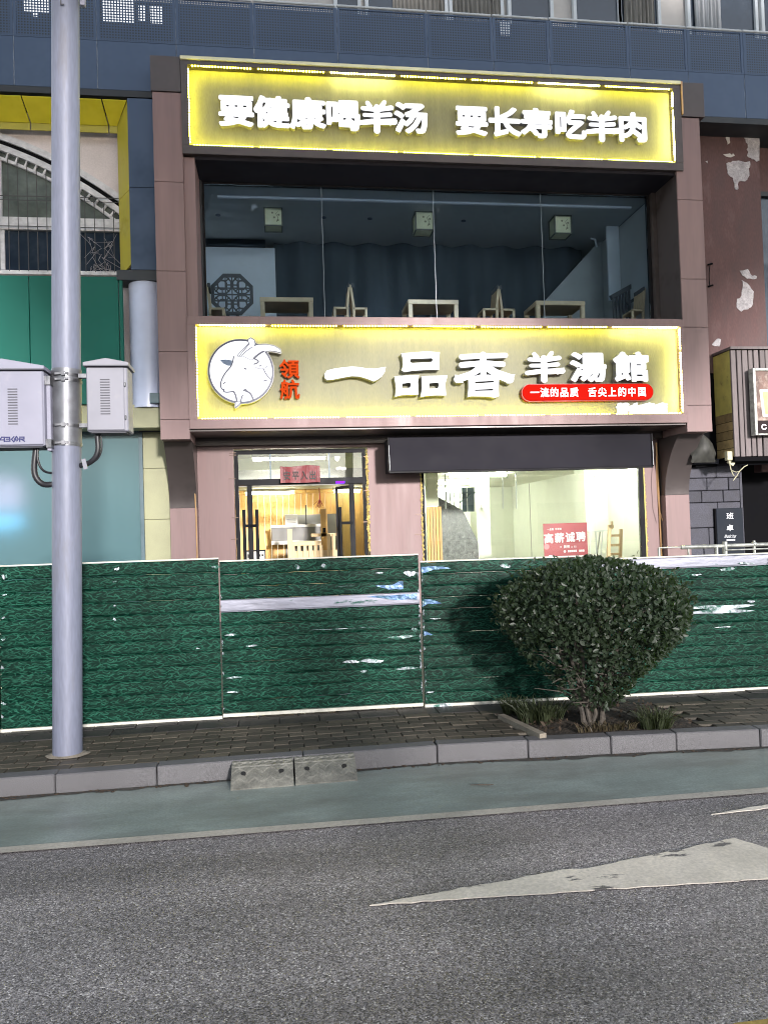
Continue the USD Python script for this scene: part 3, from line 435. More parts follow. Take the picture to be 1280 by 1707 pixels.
def stroke(pts, w0, w1=None, n=10):
    """A brush stroke: a run of discs from width w0 to w1 along a smooth line."""
    p = np.array(pts, float); w1 = w0 if w1 is None else w1
    t = np.linspace(0, 1, len(p)); tt = np.linspace(0, 1, n)
    q = np.stack([np.interp(tt, t, p[:, 0]), np.interp(tt, t, p[:, 1])], 1); w = w0+(w1-w0)*tt
    return union_all([Point(q[i]).buffer(w[i]/2, 6).union(Point(q[i+1]).buffer(w[i+1]/2, 6)).convex_hull for i in range(n-1)])

# ================================================================ ground
def kerb_y(x):
    return float(np.interp(x, [-14, -1.5, 1.1, 2.8, 3.5, 16], [5.36, 5.36, 5.41, 5.28, 5.22, 4.25]))
def fence_y(x):
    return float(np.interp(x, [-8, -2.27, -0.5, 1.2, 2.8, 4.42], [6.72, 6.68, 6.67, 6.62, 6.54, 6.46]))
def line_y(x):
    return 4.452-0.0125*(x)
PAVE = 0.13
obj('road', MB().add([(-60, -30, 0), (60, -30, 0), (60, 5.6, 0), (-60, 5.6, 0)], [(0, 1, 2, 3)]), 'asphalt', kind='structure')
xs = np.linspace(-14, 16, 61)
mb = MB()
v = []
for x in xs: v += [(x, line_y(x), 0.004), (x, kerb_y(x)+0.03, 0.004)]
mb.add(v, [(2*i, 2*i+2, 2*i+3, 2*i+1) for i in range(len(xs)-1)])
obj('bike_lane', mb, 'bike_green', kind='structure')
v = []
for x in xs: v += [(x, line_y(x)-0.072, 0.008), (x, line_y(x)+0.012, 0.008)]
obj('lane_line', MB().add(v, [(2*i, 2*i+2, 2*i+3, 2*i+1) for i in range(len(xs)-1)]), 'line_white', kind='structure')
def marking(name, pts, mat):
    g = Polygon(pts).segmentize(0.05)
    r = np.random.default_rng(len(pts)*7+3)
    c = np.array(g.exterior.coords)[:-1]; c += r.normal(0, 0.0035, c.shape)
    obj(name, MB().poly_flat(Polygon(c).buffer(0), 0.008, 0.004), mat, kind='structure')
marking('arrow_marking', [(0.352, 3.435), (1.35, 3.60), (1.42, 3.585), (2.296, 3.766), (2.42, 3.56), (4.6, 3.50), (4.6, 3.33), (2.40, 3.30), (1.5, 3.36)], 'road_white')
marking('arrow_marking', [(2.363, 4.096), (4.0, 4.45-0.05), (4.6, 4.16), (2.9, 4.12)], 'road_white')
obj('yellow_line', MB().poly_flat(sbox(1.43, 2.26, 9, 2.40), 0.006, 0.003), 'road_yellow', kind='structure')

# pavement: bedding sheet, then every paver in view by itself
TX0, TX1, TYB = 1.80, 3.10, 6.32           # tree pit
v = []
for x in xs: v += [(x, kerb_y(x)+0.10, PAVE-0.022), (x, 12.0, PAVE-0.022)]
pave = obj('pavement', MB().add(v, [(2*i, 2*i+2, 2*i+3, 2*i+1) for i in range(len(xs)-1)]), 'joint_sand', kind='structure')
obj('plaza', MB().add([(-20, 6.75, PAVE-0.004), (20, 6.75, PAVE-0.004), (20, 40, PAVE-0.004), (-20, 40, PAVE-0.004)], [(0, 1, 2, 3)]), 'plaza', kind='structure')
r = np.random.default_rng(3)
rest = MB(); count = 0
def paver(x0, x1, row0, row1, mat, k):
    """One block laid along the kerb, row0..row1 metres behind the kerb stones."""
    global count
    xm = (x0+x1)/2; a = math.atan2(kerb_y(x1)-kerb_y(x0), x1-x0); yb = kerb_y(xm)+0.122
    z = PAVE-0.004+r.normal(0, 0.0016); tx, ty = r.normal(0, 0.004, 2)
    mb = MB().box(x0-xm+.003, x1-xm-.003, row0+.003, row1-.003, -0.03, 0, b=0.004)
    V = mb.v[0]; V[:, 2] += V[:, 0]*tx+(V[:, 1]-row0)*ty
    V = np.stack([xm+V[:, 0], np.array([kerb_y(q) for q in xm+V[:, 0]])+.122+V[:, 1], V[:, 2]+z], 1)
    count += 1
    if count <= 290: obj('paver', (V, mb.f[0]), mat, pave)
    else: rest.add(V, mb.f[0])
rows = [(i*0.105, (i+1)*0.105) for i in range(8)]
cells = []
for i, (a, b) in enumerate(rows):
    x = -2.9+(0.105 if i % 2 else 0)
    while x < 4.9:
        cells.append((x, x+0.21, a, b, 'paver_a')); x += 0.21
x = -3.0
while x < 5:
    w = 0.33; cells.append((x, x+w, 0.84, 1.06, 'paver_dark')); cells.append((x+0.16, x+0.16+w, 1.06, 1.30, 'paver_dark')); x += w
def in_pit(c):
    xm, ym = (c[0]+c[1])/2, kerb_y((c[0]+c[1])/2)+.122+(c[2]+c[3])/2
    return TX0 < xm < TX1 and ym < TYB
cells = [c for c in cells if not in_pit(c)]
cells.sort(key=lambda c: abs((c[0]+c[1])/2-0.9-0.2*c[2]))
for c in cells: paver(*c[:4], c[4], 0)
if rest.n: obj('far_pavers', rest, 'paver_a', pave, kind='stuff')

# kerb: stones laid end to end, each with a softened edge
kerb = obj('kerb', B(-14, 16, 5.62, 5.63, -0.1, 0.02), 'joint_sand', kind='structure')
jx = [-6.2, -5.2, -4.2, -3.3, -2.45, -1.49, -0.845, 0.13, 1.07, 1.72, 2.32, 2.80, 3.42, 4.1, 4.9, 5.8, 6.8]
for x0, x1 in zip(jx[:-1], jx[1:]):
    a = math.atan2(kerb_y(x1)-kerb_y(x0), x1-x0); L = math.hypot(x1-x0, kerb_y(x1)-kerb_y(x0))-0.006
    mb = MB().box(0, L, 0, 0.125, -0.1, PAVE+r.normal(0, 0.002), b=0.007); V = mb.v[0]; V[:, 1] += r.normal(0, .003)
    V = np.stack([x0+.003+V[:, 0]*math.cos(a)-V[:, 1]*math.sin(a), kerb_y(x0)+V[:, 0]*math.sin(a)+V[:, 1]*math.cos(a), V[:, 2]], 1)
    obj('kerb_stone', (V, mb.f[0]), 'kerb_granite', kerb)

# grit and litter in the gutter
mb = MB()
for k in range(240):
    x = r.uniform(-2, 4.2); y = kerb_y(x)-abs(r.normal(0, .03))-0.008; s = r.uniform(.003, .010)
    mb.tm(trimesh.Trimesh(*(lambda t: (t.vertices*s*np.array([r.uniform(.7, 2.2), 1, .5])+[x, y, .007], t.faces))(trimesh.creation.icosphere(0)), process=False))
for k in range(70):
    x = r.uniform(-2, 4.2); y = kerb_y(x)+r.uniform(.15, 1.1); s = r.uniform(.004, .012); a = r.uniform(0, 6.3)
    mb.add([(x+s*math.cos(a), y+s*math.sin(a), PAVE+.002), (x-s*.4*math.sin(a), y+s*.4*math.cos(a), PAVE+.008), (x-s*math.cos(a), y-s*math.sin(a), PAVE+.003), (x+s*.4*math.sin(a), y-s*.4*math.cos(a), PAVE+.004)], [(0, 1, 2, 3)])
gx_ = np.linspace(-6, 8, 281); wv = .03+.06*meshkit.fbm(np.stack([gx_*2.3, gx_*0, gx_*0], 1), 5, 8)**1.5+.03*(meshkit.noise(np.stack([gx_*19, gx_*0, gx_*0], 1), 5)-.5); V = []
for x, w in zip(gx_, wv): V += [(x, kerb_y(x)-max(w, .008), .0062), (x, kerb_y(x)+.01, .0062)]
obj('gutter', MB().add(V, [(2*i, 2*i+2, 2*i+3, 2*i+1) for i in range(280)]), 'gutter_dirt', kind='structure')
obj('street_litter', mb, 'dead_leaf', label='scattered grit and leaf crumbs along the gutter and pavement', cat='litter', kind='stuff')
p = onz(805, 1309, .012)
obj('twig', MB().tube([p+[-.08, .02, 0], p+[-.02, .0, .004], p+[.03, -.012, .003], p+[.07, -.005, 0]], [.002, .005, .005, .002], 5), 'bark', label='small dark twig lying on the green bike lane', cat='twig')

# ================================================================ tree pit, bush, grass
soil_x = np.linspace(TX0, TX1, 27); soil_y = np.linspace(0, 1, 19); v = []; f = []
for i, x in enumerate(soil_x):
    for j, t in enumerate(soil_y):
        y = kerb_y(x)+.128+(TYB-kerb_y(x)-.128)*t; v.append((x, y, PAVE-.01+.045*math.sin(t*3.14)*math.sin((x-TX0)/(TX1-TX0)*3.14)+.02*(meshkit.fbm(np.array([x*7, y*7, 0.0]))-.5)))
for i in range(26):
    for j in range(18): f.append((i*19+j, (i+1)*19+j, (i+1)*19+j+1, i*19+j+1))
obj('soil', MB().add(v, f), 'soil', smooth=True, kind='structure')
a0, a1 = onz(835, 1197, PAVE), onz(905, 1230, PAVE)
b0, b1 = onz(1018, 1187, PAVE), onz(1100, 1212, PAVE)
for p, q, lab in ((a0, a1, 'weathered tree pit edging slab left of the bush'), (b0, b1, 'pale tree pit edging strip right of the bush trunk')):
    obj('edging_stone', MB().bar(p+[0, 0, .005], q+[0, 0, .005], .055, .05), 'edging', label=lab, cat='edging stone', group='edging stones round the tree pit')
mb = MB()
for k in range(420):
    x = r.uniform(TX0+.05, TX1-.05); t = r.uniform(0.02, .95); y = kerb_y(x)+.13+(TYB-kerb_y(x)-.13)*t; s = r.uniform(.008, .026); a = r.uniform(0, 6.3); z = PAVE+.02+.04*math.sin(t*3.14)*math.sin((x-TX0)/(TX1-TX0)*3.14)
    c, d = np.array([math.cos(a), math.sin(a), r.normal(0, .4)])*s, np.array([-math.sin(a), math.cos(a), r.normal(0, .4)])*s*.5
    o = np.array([x, y, z]); mb.add([o+c, o+d, o-c, o-d], [(0, 1, 2, 3)])
obj('leaf_litter', mb, 'dead_leaf', label='dry fallen leaves covering the soil under the bush', cat='leaf litter', kind='stuff')

bush = thing('bush', 'rounded clipped evergreen bush in the pavement tree pit before the fence', 'bush')
CX, CY = 2.42, 5.78
def prof(z):  # crown radius by height
    return float(np.interp(z, [.27, .37, .47, .60, .74, .90, 1.06, 1.20, 1.30, 1.36, 1.395], [.11, .21, .31, .46, .62, .715, .705, .60, .44, .22, 0]))
base = onz(990, 1212, PAVE)
stems = MB(); tips = []
for k in range(9):
    a = k/9*6.283+.4; rad = r.uniform(.35, .8)
    p0 = base+np.array([math.cos(a)*.035, math.sin(a)*.03, -.02]); p1 = p0+np.array([math.cos(a)*.04, math.sin(a)*.04, .16])+r.normal(0, .012, 3)
    zt = r.uniform(.80, 1.2); rr = prof(zt)*.8*rad
    p3 = np.array([CX+math.cos(a)*rr, CY+math.sin(a)*rr*.7, zt]); p2 = (p1*.55+p3*.45)+r.normal(0, .03, 3)
    t = np.linspace(0, 1, 9)[:, None]
    P = (1-t)**3*p0+3*(1-t)**2*t*p1+3*(1-t)*t*t*p2+t**3*p3; P[1:-1] += r.normal(0, .008, (7, 3))
    stems.tube(P, np.linspace(.027 if k < 5 else .019, .006, 9), 7); tips.append(P)
bush_trunk = obj('trunk', stems, 'bark', bush, smooth=40)
br = MB()
for P in tips:
    for s in range(7):
        q = P[r.integers(3, 9)]; d = q-np.array([CX, CY, .45]); d /= np.linalg.norm(d); d = d+r.normal(0, .45, 3); d[2] = abs(d[2])*.5+.1; d /= np.linalg.norm(d)
        L = r.uniform(.15, .38); br.tube([q, q+d*L*.5+r.normal(0, .015, 3), q+d*L], [.007, .005, .002], 5, caps=False)
obj('branch', br, 'bark', bush)
leaves = MB(); V = []; Fc = []; n = 0
def leaf(o, d, nrm, L, W):
    global n
    d = d/np.linalg.norm(d); s = np.cross(d, nrm); s /= np.linalg.norm(s)+1e-9; u = np.cross(s, d)
    V.extend([o, o+d*L*.35+s*W*.5+u*W*.12, o+d*L*.75+s*W*.42+u*W*.1, o+d*L, o+d*L*.75-s*W*.42+u*W*.1, o+d*L*.35-s*W*.5+u*W*.12, o+d*L*.5])
    Fc.extend([(n, n+1, n+6), (n+1, n+2, n+6), (n+2, n+3, n+6), (n+3, n+4, n+6), (n+4, n+5, n+6), (n+5, n, n+6)]); n += 7
made = 0
while made < 12500:
    z = r.uniform(.29, 1.40); a = r.uniform(0, 6.2832); R0 = prof(z)
    if r.uniform() > R0/.8+.02: continue
    depth = r.uniform(0, 1)**2.2
    nz = meshkit.noise(np.array([math.cos(a)*3+9, math.sin(a)*3+9, z*5.5])); nz2 = meshkit.noise(np.array([math.cos(a)*7+5, math.sin(a)*7+5, z*13.0]), 4)
    if z < .62 and nz2 > .70-.3*(.62-z): continue
    left = math.cos(a) < -.35
    if left and z < .80 and r.uniform() < .62: continue
    if nz2 > .76 and depth < .5: continue
    nz3 = meshkit.noise(np.array([math.cos(a)*2.2+3, math.sin(a)*2.2+3, z*3.5]), 9); rad = R0*(1-.42*depth)*(.83+.18*nz+.22*nz3+.10*(nz2-.5))
    zz = z+.03*(nz-.5)
    cx = CX+.02*math.sin(z*3); cx = base[0]*(1-min(1, (z-.3)/.5))+cx*min(1, (z-.3)/.5) if z < .8 else cx
    cy = base[1]*(1-min(1, (z-.3)/.5))+CY*min(1, (z-.3)/.5) if z < .8 else CY
    o = np.array([cx+math.cos(a)*rad, cy+math.sin(a)*rad*.78, zz])
    out = np.array([math.cos(a), math.sin(a), (z-.85)*1.6]); out /= np.linalg.norm(out)
    d = out*.5+r.normal(0, .6, 3)+np.array([0, 0, .35])
    leaf(o, d, out+r.normal(0, .5, 3), r.uniform(.022, .056), r.uniform(.016, .034)); made += 1
for k in range(90):
    z = r.uniform(.6, 1.36); a = r.uniform(0, 6.283); R0 = prof(z); o = np.array([CX+math.cos(a)*R0, CY+math.sin(a)*R0*.78, z]); d = np.array([math.cos(a), math.sin(a), r.uniform(.2, 1.2)]); d /= np.linalg.norm(d)
    for j in range(5): leaf(o+d*(.02+.022*j), d*.6+r.normal(0, .6, 3), np.array([0, 0, 1])+r.normal(0, .5, 3), r.uniform(.03, .05), r.uniform(.018, .028))
obj('crown', (np.array(V), np.array(Fc)), 'bush_leaf', bush)

def tuft(name, cx, cy, rx, ry, h, N, mat, label):
    mb = MB()
    for k in range(N):
        a = r.uniform(0, 6.283); q = math.sqrt(r.uniform()); x, y = cx+math.cos(a)*q*rx, cy+math.sin(a)*q*ry
        H = h*r.uniform(.5, 1.05); lean = np.array([math.cos(a)*q+r.normal(0, .35), math.sin(a)*q+r.normal(0, .35)])*H*.75; w = r.uniform(.0022, .0045); s = np.array([math.sin(a*3), math.cos(a*3), 0])*w
        P = [np.array([x, y, PAVE]), np.array([x+lean[0]*.25, y+lean[1]*.25, PAVE+H*.55]), np.array([x+lean[0]*.7, y+lean[1]*.7, PAVE+H*.85]), np.array([x+lean[0]*1.2, y+lean[1]*1.2, PAVE+H*.82])]
        mb.add([P[0]-s, P[0]+s, P[1]+s, P[1]-s, P[2]+s*.7, P[2]-s*.7, P[3]], [(0, 1, 2), (0, 2, 3), (3, 2, 4), (3, 4, 5), (5, 4, 6)])
    t = thing(name, label, 'grass tuft', 'grass tufts in the tree pit')
    obj('blades', mb, mat, t, kind='stuff'); return t
p = onz(905, 1205, PAVE); g1 = tuft('grass_tuft', p[0], p[1]+.06, .17, .15, .19, 420, 'grass_blade', 'large drooping grass tuft left of the bush trunk')
mb = MB(); p2 = onz(1095, 1215, PAVE); g2 = tuft('grass_tuft', p2[0], p2[1]+.02, .12, .07, .17, 240, 'grass_blade', 'smaller upright grass tuft at the kerb right of the bush')
p3 = onz(858, 1192, PAVE); g3 = tuft('grass_tuft', p3[0], p3[1]+.06, .09, .08, .16, 160, 'grass_blade', 'small thin grass tuft at the far left corner of the tree pit')
p4 = onz(1010, 1218, PAVE); g4 = tuft('grass_tuft', p4[0], p4[1], .24, .04, .07, 150, 'grass_dry', 'short dry grass along the kerb at the foot of the bush')

# ================================================================ hoarding fence
fence = thing('hoarding_fence', 'green construction hoarding with printed lawn film between pavement and shop', 'fence')
joints = [(-6.1, 1.47, -4.1), (-4.1, 1.47, -2.26), (-2.26, 1.462, -0.5), (-0.485, 1.437, 1.2), (1.22, 1.375, 2.82), (2.835, 1.345, 4.40)]
def hoarding(p0, p1, ztop, zbot, mats, seed, drop=0.0):
    rr = np.random.default_rng(seed)
    p0, p1 = np.array(p0), np.array(p1); L = np.linalg.norm(p1-p0); t = (p1-p0)/L; nrm = np.array([t[1], -t[0]])
    def put(s, o, z): return np.array([p0[0]+t[0]*s+nrm[0]*o, p0[1]+t[1]*s+nrm[1]*o, z])
    mb = MB()   # channel rails at foot and head, posts behind
    def rail(s0, s1, o0, o1, z0, z1):
        c = [put(s, o, z) for s in (s0, s1) for o in (o0, o1) for z in (z0, z1)]
        mb.add(c, [(0, 1, 3, 2), (4, 6, 7, 5), (0, 4, 5, 1), (2, 3, 7, 6), (0, 2, 6, 4), (1, 5, 7, 3)])
    rail(0, L, -.03, .021, zbot-.028, zbot-.002); rail(0, L, -.03, .004, ztop+.001, ztop+.012)
    for s in (0.004, L-.03): rail(s, s+.026, -.04, -.02, PAVE, ztop)
    pan = obj('hoarding_panel', mb, 'hoarding_rail', fence)
    N = 12; H = (ztop-zbot)/N
    prof_ = [(-.02, 0), (0.004, 0.0), (.001, .006), (.0155, .012), (.0172, .5*H), (.0158, H-.008), (.009, H-.002), (-.02, H-.002)]
    S = 11
    for k in range(N):
        z0 = zbot+k*H; V = []; bow = rr.normal(0, .002, S); zz = rr.normal(0, .0008, S)
        for i in range(S):
            for (o, dz) in prof_: V.append(put(.003+(L-.006)*i/(S-1), o+(bow[i] if o > .003 else 0), z0+dz+zz[i]))
        P = len(prof_); fc = [(i*P+j, (i+1)*P+j, (i+1)*P+j+1, i*P+j+1) for i in range(S-1) for j in range(P-1)]
        fc2 = [(0, j, j+1) for j in range(1, P-1)]; e = (S-1)*P; q = MB().add(V, fc); q.add(V, fc2+[(e+a, e+c, e+b) for a, b, c in fc2])
        obj('plank', q, mats(k), pan, smooth=35, label='bare silver plank' if mats(k).startswith('bare') else None)
    return put, L, H
G = lambda k: 'lawn_film'
hoarding((-6.1, 6.70), (-4.1, 6.69), 1.47, .15, G, 1)
hoarding((-4.1, 6.69), (-2.262, 6.68), 1.47, .15, G, 2)
hoarding((-2.256, 6.68), (-.502, 6.67), 1.462, .15, G, 3)
F2 = hoarding((-.495, 6.67), (1.200, 6.62), 1.437, .165, lambda k: 'bare_steel' if k == 8 else 'lawn_film', 4)
F3 = hoarding((1.215, 6.62), (2.82, 6.54), 1.372, .15, G, 5)
F4 = hoarding((2.826, 6.54), (4.395, 6.465), 1.338, .15, lambda k: 'bare_steel' if k == 11 else 'lawn_film', 6)
F5 = hoarding((4.41, 6.47), (5.7, 7.55), 1.335, .15, lambda k: 'lawn_film_dull', 7)
# places where the film has torn off and bare metal shows
patches = MB(); bluep = MB()
def tear(put, s0, s1, z0, z1, mb, seed, o=.0215, jag=.35, taper='both'):
    rr = np.random.default_rng(seed); N = 9; t = np.linspace(0, 1, N); hh = (z1-z0)
    wt = {'both': np.sin(np.pi*t)**.6, 'left': t**.8, 'right': (1-t)**.8}[taper]; mid = (z0+z1)/2+.12*hh*np.sin(t*5+seed); up = mid+hh*.5*wt*(1-jag*rr.uniform(0, 1, N)); lo = mid-hh*.5*wt*(1-jag*rr.uniform(0, 1, N))
    V = [put(s0+(s1-s0)*a, o+rr.uniform(0, .004), z) for a, z in zip(t, up)]+[put(s0+(s1-s0)*a, o+rr.uniform(0, .004), z) for a, z in zip(t, lo)]
    V += [put(s0+(s1-s0)*a, o-.006, z) for a, z in zip(t, (up+lo)/2)]
    mb.add(V, [(i, i+1, N+i+1, N+i) for i in range(N-1)])
def on(F, px, py):
    put, L, H = F; a, b = put(0, .02, 0)[:2], put(L, .02, 0)[:2]
    rdir = RIGHT*((px-640)/F_PX) - UP*((py-853.5)/F_PX) + FWD
    d = b-a; k = (a[0]*d[1]-a[1]*d[0])/(rdir[0]*d[1]-rdir[1]*d[0]); P = EYEPOS+rdir*k
    return float(np.hypot(*(P[:2]-a))), float(P[2])
F1 = (lambda s, o, z: np.array([-2.256+s*.99998, 6.68-s*.0057-o, z]), 1.754, .11)
def px_tear(F, x0, y0, x1, y1, mb, seed, **k):
    (s0, za), (s1, zb) = on(F, x0, y0), on(F, x1, y1); tear(F[0], s0, s1, min(za, zb), max(za, zb), mb, seed, **k)
for i, q in enumerate([(610, 990, 695, 1000), (625, 970, 672, 984)]): px_tear(F2, *q, bluep, 20+i, taper='left')
for i, q in enumerate([(702, 943, 752, 953), (702, 998, 736, 1011), (702, 1053, 722, 1061)]): px_tear(F3, *q, bluep, 30+i, taper='right')
for i, q in enumerate([(570, 1107, 600, 1100), (600, 1099, 640, 1105), (672, 951, 694, 960), (645, 1060, 696, 1063), (374, 1057, 395, 1060), (376, 1132, 408, 1127), (376, 1153, 400, 1155), (526, 1160, 610, 1155), (685, 1046, 696, 1053), (515, 1050, 630, 1046), (410, 1075, 430, 1078), (660, 1112, 697, 1116), (625, 954, 640, 956), (535, 940, 545, 947), (491, 940, 500, 949), (560, 978, 590, 976), (600, 1117, 612, 1121)]): px_tear(F2, *q, patches, 50+i)
for i, q in enumerate([(352, 942, 368, 948), (190, 944, 200, 952), (188, 968, 196, 971), (189, 1008, 194, 1012), (188, 1030, 194, 1036), (326, 1080, 334, 1082), (2, 955, 14, 966), (2, 990, 12, 993), (3, 1028, 9, 1032), (2, 1060, 10, 1070), (1, 1110, 8, 1118), (1, 1170, 11, 1176), (1, 1190, 6, 1200)]): px_tear(F1, *q, patches, 90+i, jag=.8)
for i, q in enumerate([(833, 940, 852, 947), (716, 1031, 735, 1032), (706, 1153, 724, 1155), (700, 1174, 758, 1179), (870, 1146, 910, 1144)]): px_tear(F3, *q, patches, 120+i)
for i, q in enumerate([(1140, 1010, 1258, 1013), (1150, 957, 1170, 959), (1200, 946, 1225, 952), (1190, 1045, 1220, 1046), (1145, 1018, 1258, 1021), (1230, 937, 1258, 941), (1245, 1005, 1258, 1000)]): px_tear(F4, *q, patches, 140+i)
# crumpled edge strips where panels meet
for F, side in ((F2, 1), (F4, 1), (F3, 0), (F2, 0)):
    put, L, H = F
    for k in range(46 if side or F is F3 else 16):
        z = r.uniform(.17, 1.3); s = (L-.004 if side else .004); w = r.uniform(.006, .03)*(1.0 if F is F4 else .6)
        tear(put, s-w if side else s, s if side else s+w, z, z+r.uniform(.006, .05), patches, 200+k, o=.024, jag=1.0)
obj('torn_patch', patches, 'torn_film', fence, kind='stuff', label='bare metal streaks where the green film has torn')
obj('torn_patch', bluep, 'bare_steel_blue', fence, kind='stuff', label='bluish film tears near the second panel joint')

# railing seen over the fence on the right
RY = 8.6
rail = thing('metal_railing', 'galvanised pipe railing behind the right end of the green hoarding', 'railing')
def pipe(p, q, rad, name):
    obj(name, MB().tube([p, (np.array(p)+q)/2, q], rad, 8), 'galvanised', rail, smooth=50)
z1 = Z(1180, 911, RY)
pipe((X(1135, 912, RY), RY, z1), (X(1206, 912, RY), RY, z1), .024, 'top_rail')
pipe((X(1098, 913, RY), RY, z1+.004), (X(1136, 913, RY), RY, z1+.004), .010, 'top_rail')
pipe((X(1210, 911, RY), RY, Z(1210, 910, RY)), (X(1330, 911, RY), RY, Z(1210, 910, RY)), .023, 'top_rail')
pipe((X(1207, 915, RY), RY-.03, Z(1210, 917, RY)), (X(1330, 915, RY), RY-.03, Z(1210, 917, RY)), .009, 'lower_rail')
for px_, rad in ((1098, .016), (1147, .012), (1194, .020), (1208, .030), (1257, .016), (1330, .02)):
    pipe((X(px_, 912, RY), RY, PAVE), (X(px_, 912, RY), RY, z1+(.05 if px_ in (1208, 1257) else 0)), rad, 'post')
obj('knob', MB().tm(trimesh.creation.icosphere(2, .03).apply_translation((X(1257, 907, RY), RY, Z(1257, 907, RY)))), 'galvanised', rail, smooth=True)

# ================================================================ speed ramps at the kerb
def ramp(x0, x1, label):
    t = thing('kerb_ramp', label, 'kerb ramp', 'rubber kerb ramps')
    W = x1-x0; ny, nx = 15, 28; D = .235; yk = kerb_y((x0+x1)/2)-.004
    def surf_z(u, v):                       # u along, v 0 front .. 1 kerb: a curved wedge with chevron ridges
        base_ = .012+.108*math.sin(v*math.pi/2)**.85
        zig = abs(((u*4+ (0.5 if v > .66 else 0)) % 1)-.5)*2
        g = .006 if (v > .12 and abs(((v*3.0+zig*.55) % 1)-.5) > .22) else 0
        if abs(v-.62) < .022 or abs(v-.84) < .02: g = -.004
        return base_+g
    V = []; f = []
    for j in range(ny*3+1):
        for i in range(nx*2+1):
            u, v_ = i/(nx*2), j/(ny*3); V.append((x0+.004+(W-.008)*u, yk-D*(1-v_), surf_z(u, v_)))
    K = nx*2+1
    for j in range(ny*3):
        for i in range(nx*2): f.append((j*K+i, j*K+i+1, (j+1)*K+i+1, (j+1)*K+i))
    nb = len(V)
    for e in (0, K-1):                      # end faces down to the road
        col = [(V[j*K+e]) for j in range(ny*3+1)]; o = len(V)
        V += col+[(a, b, .003) for a, b, c in col]; m_ = len(col)
        f += [(o+j, o+j+1, o+m_+j+1, o+m_+j) if e else (o+j+1, o+j, o+m_+j, o+m_+j+1) for j in range(m_-1)]
    o = len(V); V += [V[i] for i in range(K)]+[(V[i][0], V[i][1], .003) for i in range(K)]; f += [(o+i, o+K+i, o+K+i+1, o+i+1) for i in range(K-1)]
    obj('ramp_body', MB().add(V, f), 'rubber', t, smooth=25)
    for u in (.2, .8):
        x = x0+W*u; y = yk-D*.62; n_ = trimesh.creation.cylinder(.017, .012, sections=14)
        n_.apply_transform(trimesh.transformations.rotation_matrix(.45, (1, 0, 0))); n_.apply_translation((x, y, surf_z(u, .38)+.001)); obj('bolt_hole', MB().tm(n_), 'black_hole', t)
    return t
ramp(-.352, .062, 'black rubber kerb ramp with chevron tread, left one of the pair')
ramp(.066, .482, 'black rubber kerb ramp with chevron tread, right one of the pair')

# ================================================================ lamp post and cabinets
PB, PT = np.array([-1.53, 5.83, PAVE]), np.array([-1.33, 5.83, 11.5])
def on_pole(z): return PB+(PT-PB)*((z-PB[2])/(PT[2]-PB[2]))
pole = thing('lamp_post', 'tall grey painted steel post standing on the pavement at left', 'post')
pz = np.linspace(PAVE-.02, 9.5, 40)
obj('shaft', MB().tube([on_pole(z) for z in pz], np.interp(pz, [0, 1.5, 9.5], [.101, .101, .092]), 40), 'pole_paint', pole, smooth=50)
zl, zh = Z(112, 742, 5.73), Z(112, 612, 5.73)
obj('steel_sleeve', MB().tube([on_pole(z) for z in np.linspace(zl, zh, 6)], .1035, 40, caps=False), 'pole_steel', pole, smooth=50)
def band(py, h=.022):
    z = Z(112, py, 5.73); o = obj('clamp_band', MB().tube([on_pole(z-h/2), on_pole(z), on_pole(z+h/2)], .107, 40, caps=False), 'clamp_steel', pole, smooth=50)
    q = on_pole(z); obj('clamp_bolt', MB().bar(q+[-.05, -.112, 0], q+[.04, -.112, .004], .014, .016).box(q[0]-.005, q[0]+.02, q[1]-.125, q[1]-.105, z-.014, z+.014), 'clamp_steel', o)
for py in (623, 632, 708, 738): band(py)
an_ = np.linspace(0, 2*math.pi, 60, endpoint=False); rs_ = .102+.05*meshkit.fbm(np.stack([np.cos(an_)*1.5+4, np.sin(an_)*1.5+4, an_*0], 1), 4, 3)
skirt = MB().add(np.vstack([np.stack([PB[0]+np.cos(an_)*.099, PB[1]+np.sin(an_)*.099, PAVE+.014+0*an_], 1), np.stack([PB[0]+np.cos(an_)*rs_*1.15, PB[1]+np.sin(an_)*rs_, PAVE+.0015+0*an_], 1)]), [(k, 60+k, 60+(k+1) % 60, (k+1) % 60) for k in range(60)])
obj('mortar_skirt', skirt, 'edging', pole, smooth=True)
obj('sign_bracket', B(X(134, 0, 5.8), X(142, 0, 5.8), 5.78, 5.82, Z(140, 10, 5.8), Z(140, -30, 5.8), .004), 'cabinet_paint', pole)
obj('mark', MB().bar((X(101, -2, 5.72), 5.722, Z(101, -2, 5.72)), (X(101, 6, 5.72), 5.722, Z(101, 6, 5.72)), .008, .004).bar((X(101, 6, 5.72), 5.722, Z(101, 6, 5.72)), (X(107, 6, 5.72), 5.722, Z(107, 6, 5.72)), .008, .004), 'slot_dark', pole)

